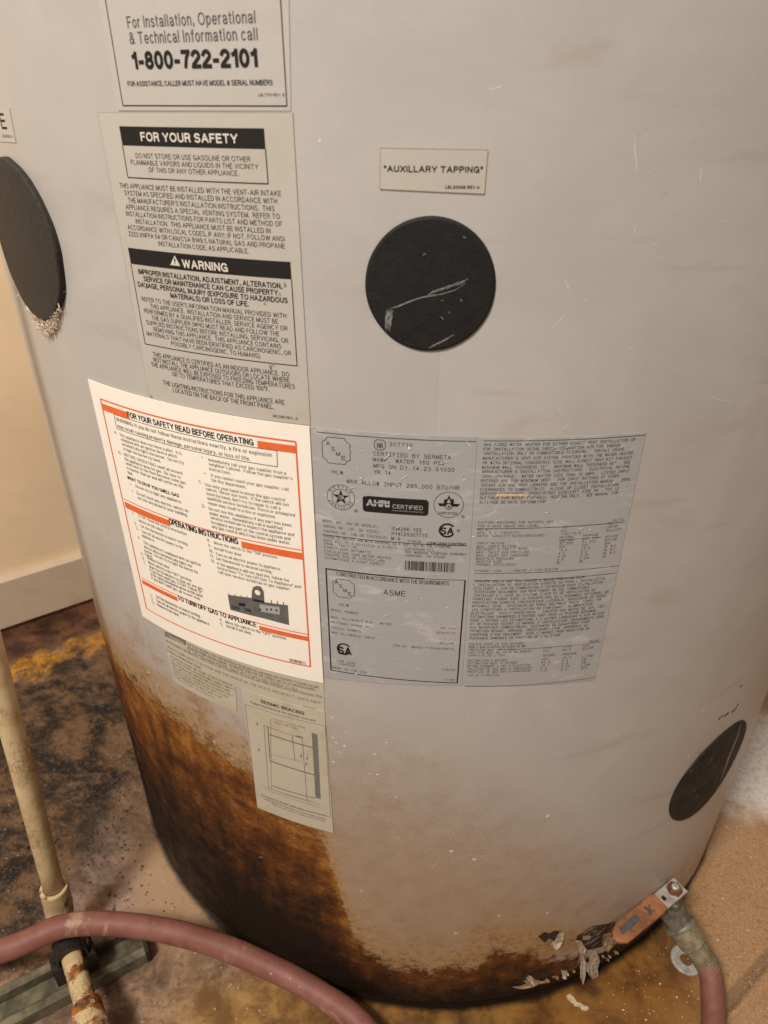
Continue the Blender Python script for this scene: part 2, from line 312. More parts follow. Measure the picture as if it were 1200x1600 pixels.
M = dict(
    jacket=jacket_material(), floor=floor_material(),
    base=plain('base_rust', (0.022, 0.012, 0.008), 0.6, 0, 0.5, 60, 0.5, 0.002),
    wall=plain('wall_paint', (0.86, 0.67, 0.44), 0.55, 0, 0.05, 9, 0.1),
    board=sheet_material('baseboard_paint', (0.60, 0.49, 0.36), (0.46, 0.32, 0.19), 0.5, 0.45),
    wallfoot=plain('wall_foot_stain', (0.16, 0.072, 0.038), 0.6, 0, 0.6, 30, 0.5, 0.002),
    ink=plain('black_ink', (0.014, 0.013, 0.0125), 0.6, 0, 0.2, 900, 0.05, spec=0.22),
    greyink=plain('grey_ink', (0.065, 0.06, 0.058), 0.5, 0, 0.2, 900, 0.05, spec=0.22),
    paperink=plain('paper_print', (0.15, 0.14, 0.13), 0.6, 0, 0.2, 900, 0.05, spec=0.2),
    paleink=plain('worn_ink', (0.16, 0.15, 0.14), 0.5, 0, 0.3, 900, 0.05),
    white=plain('white_print', (0.60, 0.56, 0.50), 0.5, 0, 0.05, 300, 0.05),
    orange=plain('orange_ink', (0.72, 0.135, 0.035), 0.5, 0, 0.06, 200, 0.05),
    switchgrey=plain('switch_print', (0.115, 0.11, 0.108), 0.5, 0, 0.15, 200, 0.05),
    clear=sheet_material('clear_label', (0.442, 0.418, 0.378), (0.40, 0.345, 0.26), 0.40, 0.42),
    plainlabel=sheet_material('phone_label_stock', (0.438, 0.416, 0.388), (0.41, 0.365, 0.295), 0.35, 0.42),
    paper=sheet_material('white_paper', (0.84, 0.79, 0.71), (0.78, 0.71, 0.60), 0.35, 0.55),
    foil=sheet_material('grey_foil_label', (0.345, 0.348, 0.350), (0.40, 0.385, 0.36), 0.55, 0.36, 0.62),
    stained=sheet_material('yellowed_label', (0.475, 0.435, 0.345), (0.40, 0.31, 0.18), 0.7, 0.5),
    cap=plain('black_plastic', (0.012, 0.0115, 0.0115), 0.62, 0, 0.2, 240, 0.5, 0.0006, spec=0.22),
    worncap=plain('worn_black_plastic', (0.015, 0.0145, 0.0145), 0.6, 0, 0.6, 60, 0.5, 0.0008, spec=0.22),
    foam=plain('dark_grey_cover', (0.034, 0.030, 0.025), 0.65, 0, 0.15, 300, 0.4, 0.0006, spec=0.22),
    scuff=plain('white_scuff', (0.68, 0.65, 0.61), 0.6, 0, 0.1, 300, 0.1),
    softscuff=plain('faint_scuff', (0.50, 0.48, 0.455), 0.6, 0, 0.1, 300, 0.1),
    graze=plain('grey_scuff', (0.20, 0.20, 0.20), 0.6, 0, 0.3, 500, 0.1),
    rim=plain('dark_line', (0.10, 0.075, 0.05), 0.6, 0, 0.3, 300, 0.1),
    brownspot=plain('brown_spot', (0.36, 0.235, 0.12), 0.6, 0, 0.3, 300, 0.1),
    palerub=plain('cream_rub', (0.56, 0.44, 0.28), 0.6, 0, 0.2, 400, 0.1),
    hose=hose_material(),
    pipe=worn_pipe_material('cream_pipe_paint', -0.06), rustpipe=worn_pipe_material('rusted_cream_paint', 0.13),
    fit=worn_pipe_material('fitting_paint', 0.10),
    strut=plain('weathered_galvanised', (0.135, 0.118, 0.075), 0.55, 0.2, 0.6, 45, 0.5, 0.001),
    black=plain('black_clamp', (0.018, 0.014, 0.011), 0.5, 0.1, 0.5, 90, 0.5, 0.001),
    brass=plain('tarnished_brass', (0.27, 0.225, 0.145), 0.5, 0.3, 0.35, 130, 0.25, 0.0005),
    oldbody=plain('grimy_valve_metal', (0.155, 0.135, 0.105), 0.5, 0.3, 0.5, 120, 0.5, 0.001),
    oldzinc=plain('dull_grey_metal', (0.23, 0.21, 0.175), 0.45, 0.4, 0.5, 140, 0.4, 0.0006),
    zinc=plain('chalky_zinc', (0.36, 0.345, 0.31), 0.6, 0.1, 0.35, 160, 0.4, 0.0006),
    steel=plain('dull_zinc', (0.50, 0.47, 0.42), 0.42, 0.45, 0.3, 120, 0.3, 0.0006),
    grip=plain('orange_grip', (0.25, 0.102, 0.045), 0.5, 0, 0.42, 70, 0.3, 0.0006),
    gripink=plain('grip_print', (0.075, 0.070, 0.068), 0.5, 0, 0.3, 300, 0.1),
    boltrust=plain('rusty_bolt', (0.15, 0.062, 0.025), 0.6, 0.2, 0.5, 200, 0.6, 0.0008),
    wool=plain('torn_fibre', (0.66, 0.54, 0.42), 0.8, 0, 0.3, 400, 0.2),
    flake2=plain('stained_peeled_paint', (0.27, 0.185, 0.105), 0.6, 0, 0.5, 160, 0.5, 0.001),
    flake=plain('peeled_paint', (0.42, 0.345, 0.26), 0.6, 0, 0.4, 160, 0.5, 0.001),
    crumb=plain('rust_crumb', (0.11, 0.066, 0.038), 0.8, 0, 0.8, 40, 0.4, 0.001),
    grit=plain('white_grit', (0.66, 0.60, 0.52), 0.7, 0, 0.15, 500, 0.2),
)

# ------------------------------------------------------------------ mesh helpers
STUFF = ('lettering', 'scratches', 'scuff_marks', 'stain_spots', 'white_spots', 'faded_lettering', 'torn_fibre', 'split_paint', 'crease', 'grip_print', 'switch_picture', 'bracing_diagram', 'bare_metal_patch', 'orange_bars')
def obj(name, verts, faces, mat, parent=None, uvs=None, smooth=False):
    me = bpy.data.meshes.new(name); me.from_pydata([tuple(v) for v in verts], [], faces); me.update()
    if uvs:
        l = me.uv_layers.new(name='UVMap')
        for lp in me.loops: l.data[lp.index].uv = uvs[lp.vertex_index]
    if smooth: me.polygons.foreach_set('use_smooth', [True] * len(me.polygons))
    me.materials.append(M[mat]); o = bpy.data.objects.new(name, me); COL.objects.link(o)
    if name in STUFF: o['kind'] = 'stuff'
    if parent: o.parent = parent
    return o
def tag(o, label=None, cat=None, group=None, kind=None):
    if label: o['label'] = label
    if cat: o['category'] = cat
    if group: o['group'] = group
    if kind: o['kind'] = kind
    return o
def empty(name, loc=(0, 0, 0)):
    o = bpy.data.objects.new(name, None); o.empty_display_size = 0.05; COL.objects.link(o); o.location = loc; return o

class Flat:
    """collects 2-D shapes in (arc length, height) and bends them on the jacket"""
    def __init__(s, off): s.v = []; s.f = []; s.off = off
    def quad(s, a, b, c, d, n=None):
        n = n or max(1, int(max(abs(a[0] - b[0]), abs(d[0] - c[0])) / 0.004))
        k = len(s.v)
        for i in range(n + 1):
            t = i / n
            s.v.append((a[0] + (b[0] - a[0]) * t, a[1] + (b[1] - a[1]) * t)); s.v.append((d[0] + (c[0] - d[0]) * t, d[1] + (c[1] - d[1]) * t))
        for i in range(n): s.f.append((k + 2 * i + 1, k + 2 * i + 3, k + 2 * i + 2, k + 2 * i))
    def seg(s, a, b, wd):
        dx, dy = b[0] - a[0], b[1] - a[1]; L = math.hypot(dx, dy) or 1e-9; nx, ny = -dy / L * wd / 2, dx / L * wd / 2
        s.quad((a[0] + nx, a[1] + ny), (b[0] + nx, b[1] + ny), (b[0] - nx, b[1] - ny), (a[0] - nx, a[1] - ny),
               max(1, int(abs(dx) / 0.004)))
    def path(s, pts, wd, closed=False):
        q = list(pts) + ([pts[0]] if closed else [])
        for a, b in zip(q, q[1:]): s.seg(a, b, wd)
    def fan(s, pts):
        k = len(s.v); cx = sum(p[0] for p in pts) / len(pts); cy = sum(p[1] for p in pts) / len(pts)
        s.v.append((cx, cy)); s.v.extend(pts); n = len(pts)
        for i in range(n): s.f.append((k, k + 1 + i, k + 1 + (i + 1) % n))
    def ring(s, c, r0, r1, a0=0, a1=2 * math.pi, n=48):
        k = len(s.v)
        for i in range(n + 1):
            a = a0 + (a1 - a0) * i / n
            s.v.append((c[0] + r0 * math.cos(a), c[1] + r0 * math.sin(a))); s.v.append((c[0] + r1 * math.cos(a), c[1] + r1 * math.sin(a)))
        for i in range(n): s.f.append((k + 2 * i, k + 2 * i + 1, k + 2 * i + 3, k + 2 * i + 2))
    def add(s, vv, ff):
        k = len(s.v); s.v.extend(vv); s.f.extend(tuple(k + i for i in q) for q in ff)
    def build(s, name, mat, parent):
        V = []; Fc = []
        V = [cyl(a, b, s.off) for a, b in s.v]
        return obj(name, V, s.f, mat, parent, uvs=s.v)

def sheet(name, mat, quad, off, parent, th=0.00012, nx=24, ny=24, rag=0.0, rnd=0.0):
    """thin label: quad = tl, tr, br, bl in (s, z); front face plus a skirt down to the jacket"""
    tl, tr, br, bl = quad
    V = []; UV = []; Fc = []
    for j in range(ny + 1):
        v = j / ny
        for i in range(nx + 1):
            u = i / nx
            a = [(1 - u) * ((1 - v) * tl[k] + v * bl[k]) + u * ((1 - v) * tr[k] + v * br[k]) for k in (0, 1)]
            if rag and (i in (0, nx) or j in (0, ny)):
                a[0] += mnoise.noise((a[0] * 90, a[1] * 90, 3.1)) * rag; a[1] += mnoise.noise((a[0] * 90, a[1] * 90, 7.7)) * rag
            if rnd and i in (0, nx) and j in (0, ny):
                a[0] += rnd * (1 if i == 0 else -1); a[1] += rnd * (-1 if j == 0 else 1)
            V.append(cyl(a[0], a[1], off + th)); UV.append(tuple(a))
    w_ = nx + 1
    for j in range(ny):
        for i in range(nx): Fc.append((j * w_ + i, (j + 1) * w_ + i, (j + 1) * w_ + i + 1, j * w_ + i + 1))
    edge = [i for i in range(nx)] + [j * w_ + nx for j in range(ny)] + [ny * w_ + i for i in range(nx, 0, -1)] + [j * w_ for j in range(ny, 0, -1)]
    k = len(V)
    for e in edge: V.append(cyl(UV[e][0], UV[e][1], max(off - 0.0004, 0.00002))); UV.append(UV[e])
    for i in range(len(edge)):
        a, b = edge[i], edge[(i + 1) % len(edge)]
        Fc.append((a, b, k + (i + 1) % len(edge), k + i))
    return obj(name, V, Fc, mat, parent, uvs=UV, smooth=False)

# text: a stroke alphabet (capital height 1); every glyph is a set of centre lines that get their width on the label
def _arc(cx, cy, rx, ry, a0, a1, n=7):
    return [(cx + rx * math.cos(math.radians(a0 + (a1 - a0) * i / n)), cy + ry * math.sin(math.radians(a0 + (a1 - a0) * i / n))) for i in range(n + 1)]
def _alphabet():
    g = {}
    def d(ch, w_, *st): g[ch] = (w_, [list(s) for s in st])
    d('A', .74, [(0, 0), (.37, 1), (.74, 0)], [(.13, .34), (.61, .34)])
    d('B', .58, [(.34, .53), (0, .53), (0, 1), (.32, 1)] + _arc(.32, .765, .22, .235, 80, -90, 6), [(.34, .53)] + _arc(.34, .265, .25, .265, 80, -90, 7) + [(0, 0), (0, .53)])
    d('C', .72, _arc(.38, .5, .38, .5, 42, 318, 16))
    d('D', .66, [(0, 0), (0, 1), (.28, 1)] + _arc(.28, .5, .38, .5, 80, -80, 10) + [(.28, 0), (0, 0)])
    d('E', .54, [(.54, 1), (0, 1), (0, 0), (.56, 0)], [(0, .53), (.50, .53)])
    d('F', .50, [(.52, 1), (0, 1), (0, 0)], [(0, .52), (.45, .52)])
    d('G', .74, _arc(.38, .5, .38, .5, 42, 330, 16) + [(.73, .46), (.42, .46)], [(.74, .46), (.74, 0)])
    d('H', .62, [(0, 0), (0, 1)], [(.62, 0), (.62, 1)], [(0, .53), (.62, .53)])
    d('I', .0, [(0, 0), (0, 1)])
    d('J', .44, [(.44, 1), (.44, .24)] + _arc(.22, .24, .22, .24, 0, -180, 8))
    d('K', .62, [(0, 0), (0, 1)], [(.58, 1), (0, .38)], [(.20, .58), (.62, 0)])
    d('L', .48, [(0, 1), (0, 0), (.50, 0)])
    d('M', .76, [(0, 0), (0, 1), (.38, .04), (.76, 1), (.76, 0)])
    d('N', .62, [(0, 0), (0, 1), (.62, 0), (.62, 1)])
    d('O', .78, _arc(.39, .5, .39, .5, 90, 450, 20))
    d('P', .56, [(0, 0), (0, 1), (.32, 1)] + _arc(.32, .735, .25, .265, 80, -80, 8) + [(.32, .47), (0, .47)])
    d('Q', .78, _arc(.39, .5, .39, .5, 90, 450, 20), [(.46, .24), (.76, -.05)])
    d('R', .60, [(0, 0), (0, 1), (.34, 1)] + _arc(.34, .755, .24, .245, 80, -80, 8) + [(.34, .51), (0, .51)], [(.34, .51), (.52, .40), (.55, .12), (.60, 0)])
    d('S', .60, _arc(.30, .75, .28, .25, 25, 240, 9) + _arc(.30, .26, .30, .26, 72, -155, 10))
    d('T', .64, [(0, 1), (.64, 1)], [(.32, 1), (.32, 0)])
    d('U', .62, [(0, 1), (0, .30)] + _arc(.31, .30, .31, .30, 180, 360, 10) + [(.62, 1)])
    d('V', .70, [(0, 1), (.35, 0), (.70, 1)])
    d('W', 1.02, [(0, 1), (.25, 0), (.51, .96), (.77, 0), (1.02, 1)])
    d('X', .66, [(0, 1), (.66, 0)], [(0, 0), (.66, 1)])
    d('Y', .68, [(0, 1), (.34, .42), (.68, 1)], [(.34, .42), (.34, 0)])
    d('Z', .60, [(.02, 1), (.60, 1), (0, 0), (.62, 0)])
    x = .72
    d('a', .46, _arc(.22, x - .20, .21, .20, 165, 0, 7) + [(.43, .10), (.48, 0)], [(.43, x - .30), (.20, x - .36)] + _arc(.18, .18, .18, .18, 100, 300, 6) + [(.43, .16)])
    d('b', .46, [(0, 1), (0, 0)], _arc(.23, x / 2, .23, x / 2, 180, -180, 14))
    d('c', .44, _arc(.23, x / 2, .23, x / 2, 45, 315, 12))
    d('d', .46, [(.46, 1), (.46, 0)], _arc(.23, x / 2, .23, x / 2, 0, 360, 14))
    d('e', .48, [(.01, x / 2), (.48, x / 2)] + _arc(.24, x / 2, .24, x / 2, 0, 318, 14))
    d('f', .26, _arc(.26, .84, .14, .16, 80, 180, 5) + [(.12, 0)], [(0, x), (.27, x)])
    d('g', .46, [(.46, x), (.46, -.05)] + _arc(.23, -.05, .23, .22, 0, -160, 8), _arc(.23, x / 2, .23, x / 2, 0, 360, 14))
    d('h', .42, [(0, 0), (0, 1)], [(0, x - .22)] + _arc(.21, x - .22, .21, .22, 180, 0, 8) + [(.42, 0)])
    d('i', .0, [(0, 0), (0, x)], [(0, .88), (0, 1)])
    d('j', .10, [(.10, x), (.10, -.2), (0, -.28)], [(.10, .88), (.10, 1)])
    d('k', .42, [(0, 0), (0, 1)], [(.38, x), (0, .28)], [(.15, .42), (.42, 0)])
    d('l', .0, [(0, 0), (0, 1)])
    d('m', .72, [(0, 0), (0, x)], [(0, x - .20)] + _arc(.18, x - .20, .18, .20, 180, 0, 6) + [(.36, 0)], [(.36, x - .20)] + _arc(.54, x - .20, .18, .20, 180, 0, 6) + [(.72, 0)])
    d('n', .42, [(0, 0), (0, x)], [(0, x - .22)] + _arc(.21, x - .22, .21, .22, 180, 0, 8) + [(.42, 0)])
    d('o', .48, _arc(.24, x / 2, .24, x / 2, 90, 450, 14))
    d('p', .46, [(0, x), (0, -.27)], _arc(.23, x / 2, .23, x / 2, 180, -180, 14))
    d('q', .46, [(.46, x), (.46, -.27)], _arc(.23, x / 2, .23, x / 2, 0, 360, 14))
    d('r', .24, [(0, 0), (0, x)], [(0, x - .26)] + _arc(.24, x - .26, .24, .25, 180, 90, 5))
    d('s', .40, _arc(.20, .54, .18, .18, 25, 240, 7) + _arc(.20, .19, .20, .19, 72, -155, 8))
    d('t', .24, [(.10, .92), (.10, .16)] + _arc(.24, .16, .14, .15, 180, 270, 4), [(0, x), (.24, x)])
    d('u', .42, [(0, x), (0, .22)] + _arc(.21, .22, .21, .22, 180, 360, 8), [(.42, x), (.42, 0)])
    d('v', .44, [(0, x), (.22, 0), (.44, x)]); d('w', .66, [(0, x), (.17, 0), (.33, x), (.49, 0), (.66, x)])
    d('x', .42, [(0, x), (.42, 0)], [(0, 0), (.42, x)]); d('y', .44, [(0, x), (.23, .02)], [(.44, x), (.18, -.22), (.04, -.27)]); d('z', .40, [(0, x), (.40, x), (0, 0), (.41, 0)])
    d('0', .52, _arc(.26, .5, .26, .5, 90, 450, 18)); d('1', .26, [(0, .76), (.14, .82), (.26, 1), (.26, 0)])
    d('2', .52, _arc(.26, .73, .25, .27, 170, -30, 9) + [(.02, .10), (0, 0), (.54, 0)])
    d('3', .52, _arc(.25, .75, .23, .25, 160, -80, 9) + _arc(.25, .27, .27, .27, 80, -165, 11))
    d('4', .54, [(.40, 0), (.40, 1), (0, .30), (.56, .30)]); d('5', .52, [(.48, 1), (.09, 1), (.04, .52)] + _arc(.26, .33, .26, .33, 130, -155, 11))
    d('6', .52, _arc(.28, .62, .26, .38, 40, 180, 6) + [(.02, .32)], _arc(.27, .32, .25, .32, 180, -180, 14))
    d('7', .50, [(0, 1), (.52, 1), (.30, .52), (.20, 0)]); d('8', .52, _arc(.26, .76, .22, .24, 270, -90, 12), _arc(.26, .27, .26, .27, 90, 450, 14))
    d('9', .52, _arc(.24, .38, .26, .38, 220, 360, 6) + [(.50, .68)], _arc(.25, .68, .25, .32, 0, 360, 14))
    d('.', .0, [(0, 0), (0, .12)]); d(',', .06, [(.06, .12), (.05, 0), (0, -.14)]); d(':', .0, [(0, 0), (0, .12)], [(0, .55), (0, .67)]); d(';', .05, [(.05, .12), (0, -.12)], [(.05, .55), (.05, .67)])
    d('-', .28, [(0, .37), (.28, .37)]); d('/', .34, [(0, -.05), (.34, 1.05)]); d("'", .0, [(0, 1), (0, .72)]); d('"', .20, [(0, 1), (0, .70)], [(.20, 1), (.20, .70)])
    d('(', .16, _arc(.42, .40, .42, .66, 118, 242, 8)); d(')', .16, _arc(-.26, .40, .42, .66, 62, -62, 8)); d('!', .0, [(0, 1), (0, .28)], [(0, .0), (0, .12)])
    d('&', .66, [(.66, 0), (.16, .66)] + _arc(.30, .80, .17, .19, 200, -30, 7) + [(.10, .42)] + _arc(.24, .23, .24, .23, 150, 300, 6) + [(.60, .46)])
    d('#', .56, [(.12, 0), (.24, 1)], [(.34, 0), (.46, 1)], [(0, .34), (.56, .34)], [(0, .66), (.56, .66)])
    d('%', .80, [(.15, 0), (.65, 1)], _arc(.16, .77, .15, .22, 0, 360, 10), _arc(.64, .23, .15, .22, 0, 360, 10))
    d('@', .80, _arc(.4, .45, .4, .5, -40, 300, 14), _arc(.4, .45, .17, .22, 0, 360, 10)); d('°', .24, _arc(.12, .88, .12, .13, 0, 360, 10)); d('•', .02, [(.0, .42), (.02, .42)])
    return g
GL = _alphabet()
def layout(body, mon):
    """centre lines of a whole line of print: list of strokes, x from 0 to the returned width"""
    out = []; x = 0.0
    for i, ch in enumerate(body):
        if ch == ' ': x += 0.84 if mon else 0.36; continue
        w_, st = GL.get(ch, GL['-'])
        if mon:
            k = min(1.0, 0.58 / w_) if w_ > 0.58 else 1.0; o = x + (0.84 - w_ * k) / 2
            if ch == 'I': out.append([(x + .22, 1), (x + .62, 1)]); out.append([(x + .22, 0), (x + .62, 0)])
            for s in st: out.append([(o + a * k, b) for a, b in s])
            x += 0.84
        else:
            for s in st: out.append([(x + a, b) for a, b in s])
            x += w_ + (0.31 if w_ > 0.05 else 0.34)
    return out, x - (0.84 * 0.15 if mon else 0.29)
def stroke_strip(pts, wd):
    """strip with mitred joins and squared ends"""
    n = len(pts); closed = math.hypot(pts[0][0] - pts[-1][0], pts[0][1] - pts[-1][1]) < 1e-7 and n > 3
    if closed: pts = pts[:-1]; n -= 1
    V = []; h = wd / 2
    def dr(a, b):
        x, y = b[0] - a[0], b[1] - a[1]; L = math.hypot(x, y) or 1e-9; return x / L, y / L
    for i, p in enumerate(pts):
        if closed or 0 < i < n - 1:
            d0, d1 = dr(pts[i - 1], p), dr(p, pts[(i + 1) % n])
        elif i == 0: d0 = d1 = dr(p, pts[1])
        else: d0 = d1 = dr(pts[-2], p)
        nx, ny = -(d0[1] + d1[1]), d0[0] + d1[0]; L = math.hypot(nx, ny)
        if L < 0.35: nx, ny, L = -d0[1], d0[0], 1.0
        nx /= L; ny /= L; c = max(0.45, nx * -d0[1] + ny * d0[0]); q = h / c
        px, py = p
        if not closed and i == 0: px -= d0[0] * h * 0.75; py -= d0[1] * h * 0.75
        if not closed and i == n - 1: px += d0[0] * h * 0.75; py += d0[1] * h * 0.75
        V += [(px + nx * q, py + ny * q), (px - nx * q, py - ny * q)]
    Fc = [(2 * i + 1, 2 * i + 3, 2 * i + 2, 2 * i) for i in range(n - 1)]
    if closed: Fc.append((2 * n - 1, 1, 0, 2 * n - 2))
    return V, Fc
def typeset(fl, body, x0, z0, width, cap, weight, mon=False, slope=0.0):
    if body == '•':
        fl.fan([(x0 + cap * 0.2 * (1 + math.cos(i * math.pi / 4)), z0 + cap * (0.4 + 0.2 * math.sin(i * math.pi / 4))) for i in range(8)]); return
    st, w_ = layout(body, mon); ins = weight * cap * 0.5
    k = (width - 2 * ins) / max(w_, 1e-6) if w_ > 0.1 else cap
    for s in st:
        q = []
        for a, b in s:
            xx = x0 + ins + a * k; zz = z0 + ins + b * (cap - 2 * ins) + slope * (xx - x0)
            if not q or math.hypot(q[-1][0] - xx, q[-1][1] - zz) > 1e-7: q.append((xx, zz))
        run = q[:1]
        for i in range(1, len(q)):
            run.append(q[i])
            if i < len(q) - 1:
                ax, ay, bx, by = q[i][0] - q[i - 1][0], q[i][1] - q[i - 1][1], q[i + 1][0] - q[i][0], q[i + 1][1] - q[i][1]
                if (ax * bx + ay * by) < 0.25 * math.hypot(ax, ay) * math.hypot(bx, by):
                    fl.add(*stroke_strip(run, weight * cap)); run = [q[i]]
        if len(run) > 1: fl.add(*stroke_strip(run, weight * cap))
class Crop:
    """text and marks given in coordinates of one enlarged crop of the photograph"""
    def __init__(s, ox, oy, k): s.ox, s.oy, s.k = ox, oy, k
    def px(s, x, y): return s.ox + x * s.k, s.oy + y * s.k
    def h(s, x, y): return hit(*s.px(x, y))
    def text(s, fl, body, xl, yl, xr, cap, bold=0.0, mon=False, slope=0.0):
        a0, z0 = s.h(xl, yl); a1 = s_at(s.px(xr, yl)[0], z0)
        for _ in range(2): a1 = s_at(s.px(xr, yl)[0], z0 + slope * (a1 - a0))
        ch = s.h(xl, yl - cap)[1] - z0
        typeset(fl, body, a0, z0, a1 - a0, ch, (0.10 if mon else 0.115) + bold * 2.6, mon, slope)
    def block(s, fl, rows, first, last, cap, bold=0.0):
        za, zb = s.h(*first)[1], s.h(*last)[1]; ch = s.h(first[0], first[1] - cap)[1] - za
        for i, (t, xl, xr) in enumerate(rows):
            z0 = za + (zb - za) * i / max(1, len(rows) - 1)
            a0, a1 = s_at(s.px(xl, 0)[0], z0), s_at(s.px(xr, 0)[0], z0)
            typeset(fl, t, a0, z0, a1 - a0, ch, 0.115 + bold * 2.6)
    def poly(s, fl, pts):
        q = [s.h(*p) for p in pts]; fl.quad(*q) if len(q) == 4 else fl.fan(q)
    def seg(s, fl, a, b, wd):
        fl.seg(s.h(*a), s.h(*b), wd)
    def path(s, fl, pts, wd, closed=False): fl.path([s.h(*p) for p in pts], wd, closed)
def arc_text(fl, body, c, r, mid, span, cap, bold=0.0, flip=False):
    n = len(body)
    for i, ch in enumerate(body):
        t = (i / (n - 1) - 0.5) * span
        a = mid - t if not flip else mid + t
        rot = a - math.pi / 2 if not flip else a + math.pi / 2
        cx, cy = c[0] + r * math.cos(a), c[1] + r * math.sin(a); w_, st = GL[ch]
        for s in st:
            q = [((u - w_ / 2) * cap * 0.9, (v - 0.5) * cap) for u, v in s]
            q = [(cx + u * math.cos(rot) - v * math.sin(rot), cy + u * math.sin(rot) + v * math.cos(rot)) for u, v in q]
            fl.add(*stroke_strip(q, cap * 0.13))

def tube(pts, rad, n=16, cap=True):
    """tube along points; rad a number or list. returns verts, faces"""
    P = [Vector(p) for p in pts]; rad = rad if isinstance(rad, (list, tuple)) else [rad] * len(P)
    V = []; Fc = []; nrm = None
    for i, p in enumerate(P):
        t = (P[min(i + 1, len(P) - 1)] - P[max(i - 1, 0)]).normalized()
        if nrm is None:
            nrm = t.orthogonal().normalized()
        nrm = (nrm - t * nrm.dot(t)).normalized(); bn = t.cross(nrm)
        for j in range(n):
            a = 2 * math.pi * j / n; V.append(p + (nrm * math.cos(a) + bn * math.sin(a)) * rad[i])
    for i in range(len(P) - 1):
        for j in range(n): Fc.append((i * n + j, i * n + (j + 1) % n, (i + 1) * n + (j + 1) % n, (i + 1) * n + j))
    if cap:
        Fc.append(tuple(range(n - 1, -1, -1))); Fc.append(tuple((len(P) - 1) * n + j for j in range(n)))
    return V, Fc
def lathe(o, d, prof, n=24):
    """profile [(t, r)] turned about the axis o + t*d"""
    o = Vector(o); d = Vector(d).normalized(); a = d.orthogonal().normalized(); b = d.cross(a); V = []; Fc = []
    for t, r in prof:
        for j in range(n):
            q = 2 * math.pi * j / n; V.append(o + d * t + (a * math.cos(q) + b * math.sin(q)) * max(r, 1e-5))
    for i in range(len(prof) - 1):
        for j in range(n): Fc.append((i * n + j, i * n + (j + 1) % n, (i + 1) * n + (j + 1) % n, (i + 1) * n + j))
    Fc.append(tuple(range(n - 1, -1, -1))); Fc.append(tuple((len(prof) - 1) * n + j for j in range(n)))
    return V, Fc
def spline(ctrl, per=14):
    P = [Vector(c) for c in ctrl]; out = []
    for i in range(len(P) - 1):
        p0, p1, p2, p3 = P[max(i - 1, 0)], P[i], P[i + 1], P[min(i + 2, len(P) - 1)]
        for k in range(per):
            t = k / per
            out.append(0.5 * ((2 * p1) + (-p0 + p2) * t + (2 * p0 - 5 * p1 + 4 * p2 - p3) * t * t + (-p0 + 3 * p1 - 3 * p2 + p3) * t ** 3))
    out.append(P[-1]); return out
def plate(outline, origin, ex, ey, ez, th, bev=0.0006):
    """extruded outline with a small chamfer; outline in (ex, ey)"""
    n = len(outline); cx = sum(p[0] for p in outline) / n; cy = sum(p[1] for p in outline) / n
    V = []; Fc = []
    def lay(k, h):
        for x, y in outline:
            L = math.hypot(x - cx, y - cy); f = (L - k) / L
            V.append(Vector(origin) + ex * (cx + (x - cx) * f) + ey * (cy + (y - cy) * f) + ez * h)
    lay(bev, 0); lay(0, bev); lay(0, th - bev); lay(bev, th)
    for l in range(3):
        for j in range(n): Fc.append((l * n + j, l * n + (j + 1) % n, (l + 1) * n + (j + 1) % n, (l + 1) * n + j))
    Fc.append(tuple(range(n - 1, -1, -1))); Fc.append(tuple(3 * n + j for j in range(n)))
    return V, Fc

# ------------------------------------------------------------------ setting: floor, wall, baseboard
def build_floor():
    V = []; Fc = []
    def axis(lo, a, b, hi, fine, coarse):
        out = [lo + (a - lo) * i / coarse for i in range(coarse)]
        n = int((b - a) / fine); out += [a + (b - a) * i / n for i in range(n)]
        out += [b + (hi - b) * i / coarse for i in range(coarse + 1)]; return out
    xs = axis(-1.3, -0.72, 0.56, 1.3, 0.005, 6); ys = axis(-1.1, -0.46, 0.30, 1.2, 0.005, 6)
    for y in ys:
        for x in xs:
            r = math.hypot(x, y)
            f = max(0, min(1, (-0.27 - x) / 0.12)) * max(0, min(1, (y + 0.27) / 0.12)) * max(0, min(1, (r - 0.375) / 0.02))
            z = 0.0
            if f > 0:
                z = f * (0.0055 * max(0, mnoise.fractal((x * 30, y * 30, 0), 0.8, 2.1, 5) + 0.25) + 0.0012 * mnoise.noise((x * 120, y * 120, 2)))
            z += 0.0006 * mnoise.noise((x * 35, y * 35, 5.0))
            if r < 0.40: z = min(z, 0.0004)
            V.append((x, y, z))
    nx = len(xs)
    for j in range(len(ys) - 1):
        for i in range(nx - 1): Fc.append((j * nx + i, j * nx + i + 1, (j + 1) * nx + i + 1, (j + 1) * nx + i))
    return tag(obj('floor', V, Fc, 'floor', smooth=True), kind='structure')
build_floor()
WD = Vector((0.7705, 0.6374, 0)); WN = Vector((-0.6374, 0.7705, 0))      # wall direction and normal (away from the camera)
def wall_box(name, mat, d0, d1, z0, z1, a0=-1.4, a1=1.3, bev=0.0, parent=None):
    prof = [(d1, z0), (d0, z0), (d0, z1 - bev), (d0 + bev, z1), (d1, z1)] if bev else [(d1, z0), (d0, z0), (d0, z1), (d1, z1)]
    V = []; n = len(prof); N = 40; Fc = []; UV = []
    for i in range(N + 1):
        a = a0 + (a1 - a0) * i / N
        for d, z in prof: V.append(WD * a + WN * d + Vector((0, 0, z))); UV.append((a, z))
    for i in range(N):
        for j in range(n): Fc.append((i * n + j, i * n + (j + 1) % n, (i + 1) * n + (j + 1) % n, (i + 1) * n + j))
    Fc.append(tuple(range(n))); Fc.append(tuple(N * n + j for j in range(n - 1, -1, -1)))
    return tag(obj(name, V, Fc, mat, parent, uvs=UV), kind='structure')
wall_box('wall', 'wall', 0.468, 0.56, 0.045, 2.3)
wall_box('wall_foot', 'wallfoot', 0.460, 0.56, -0.002, 0.044)
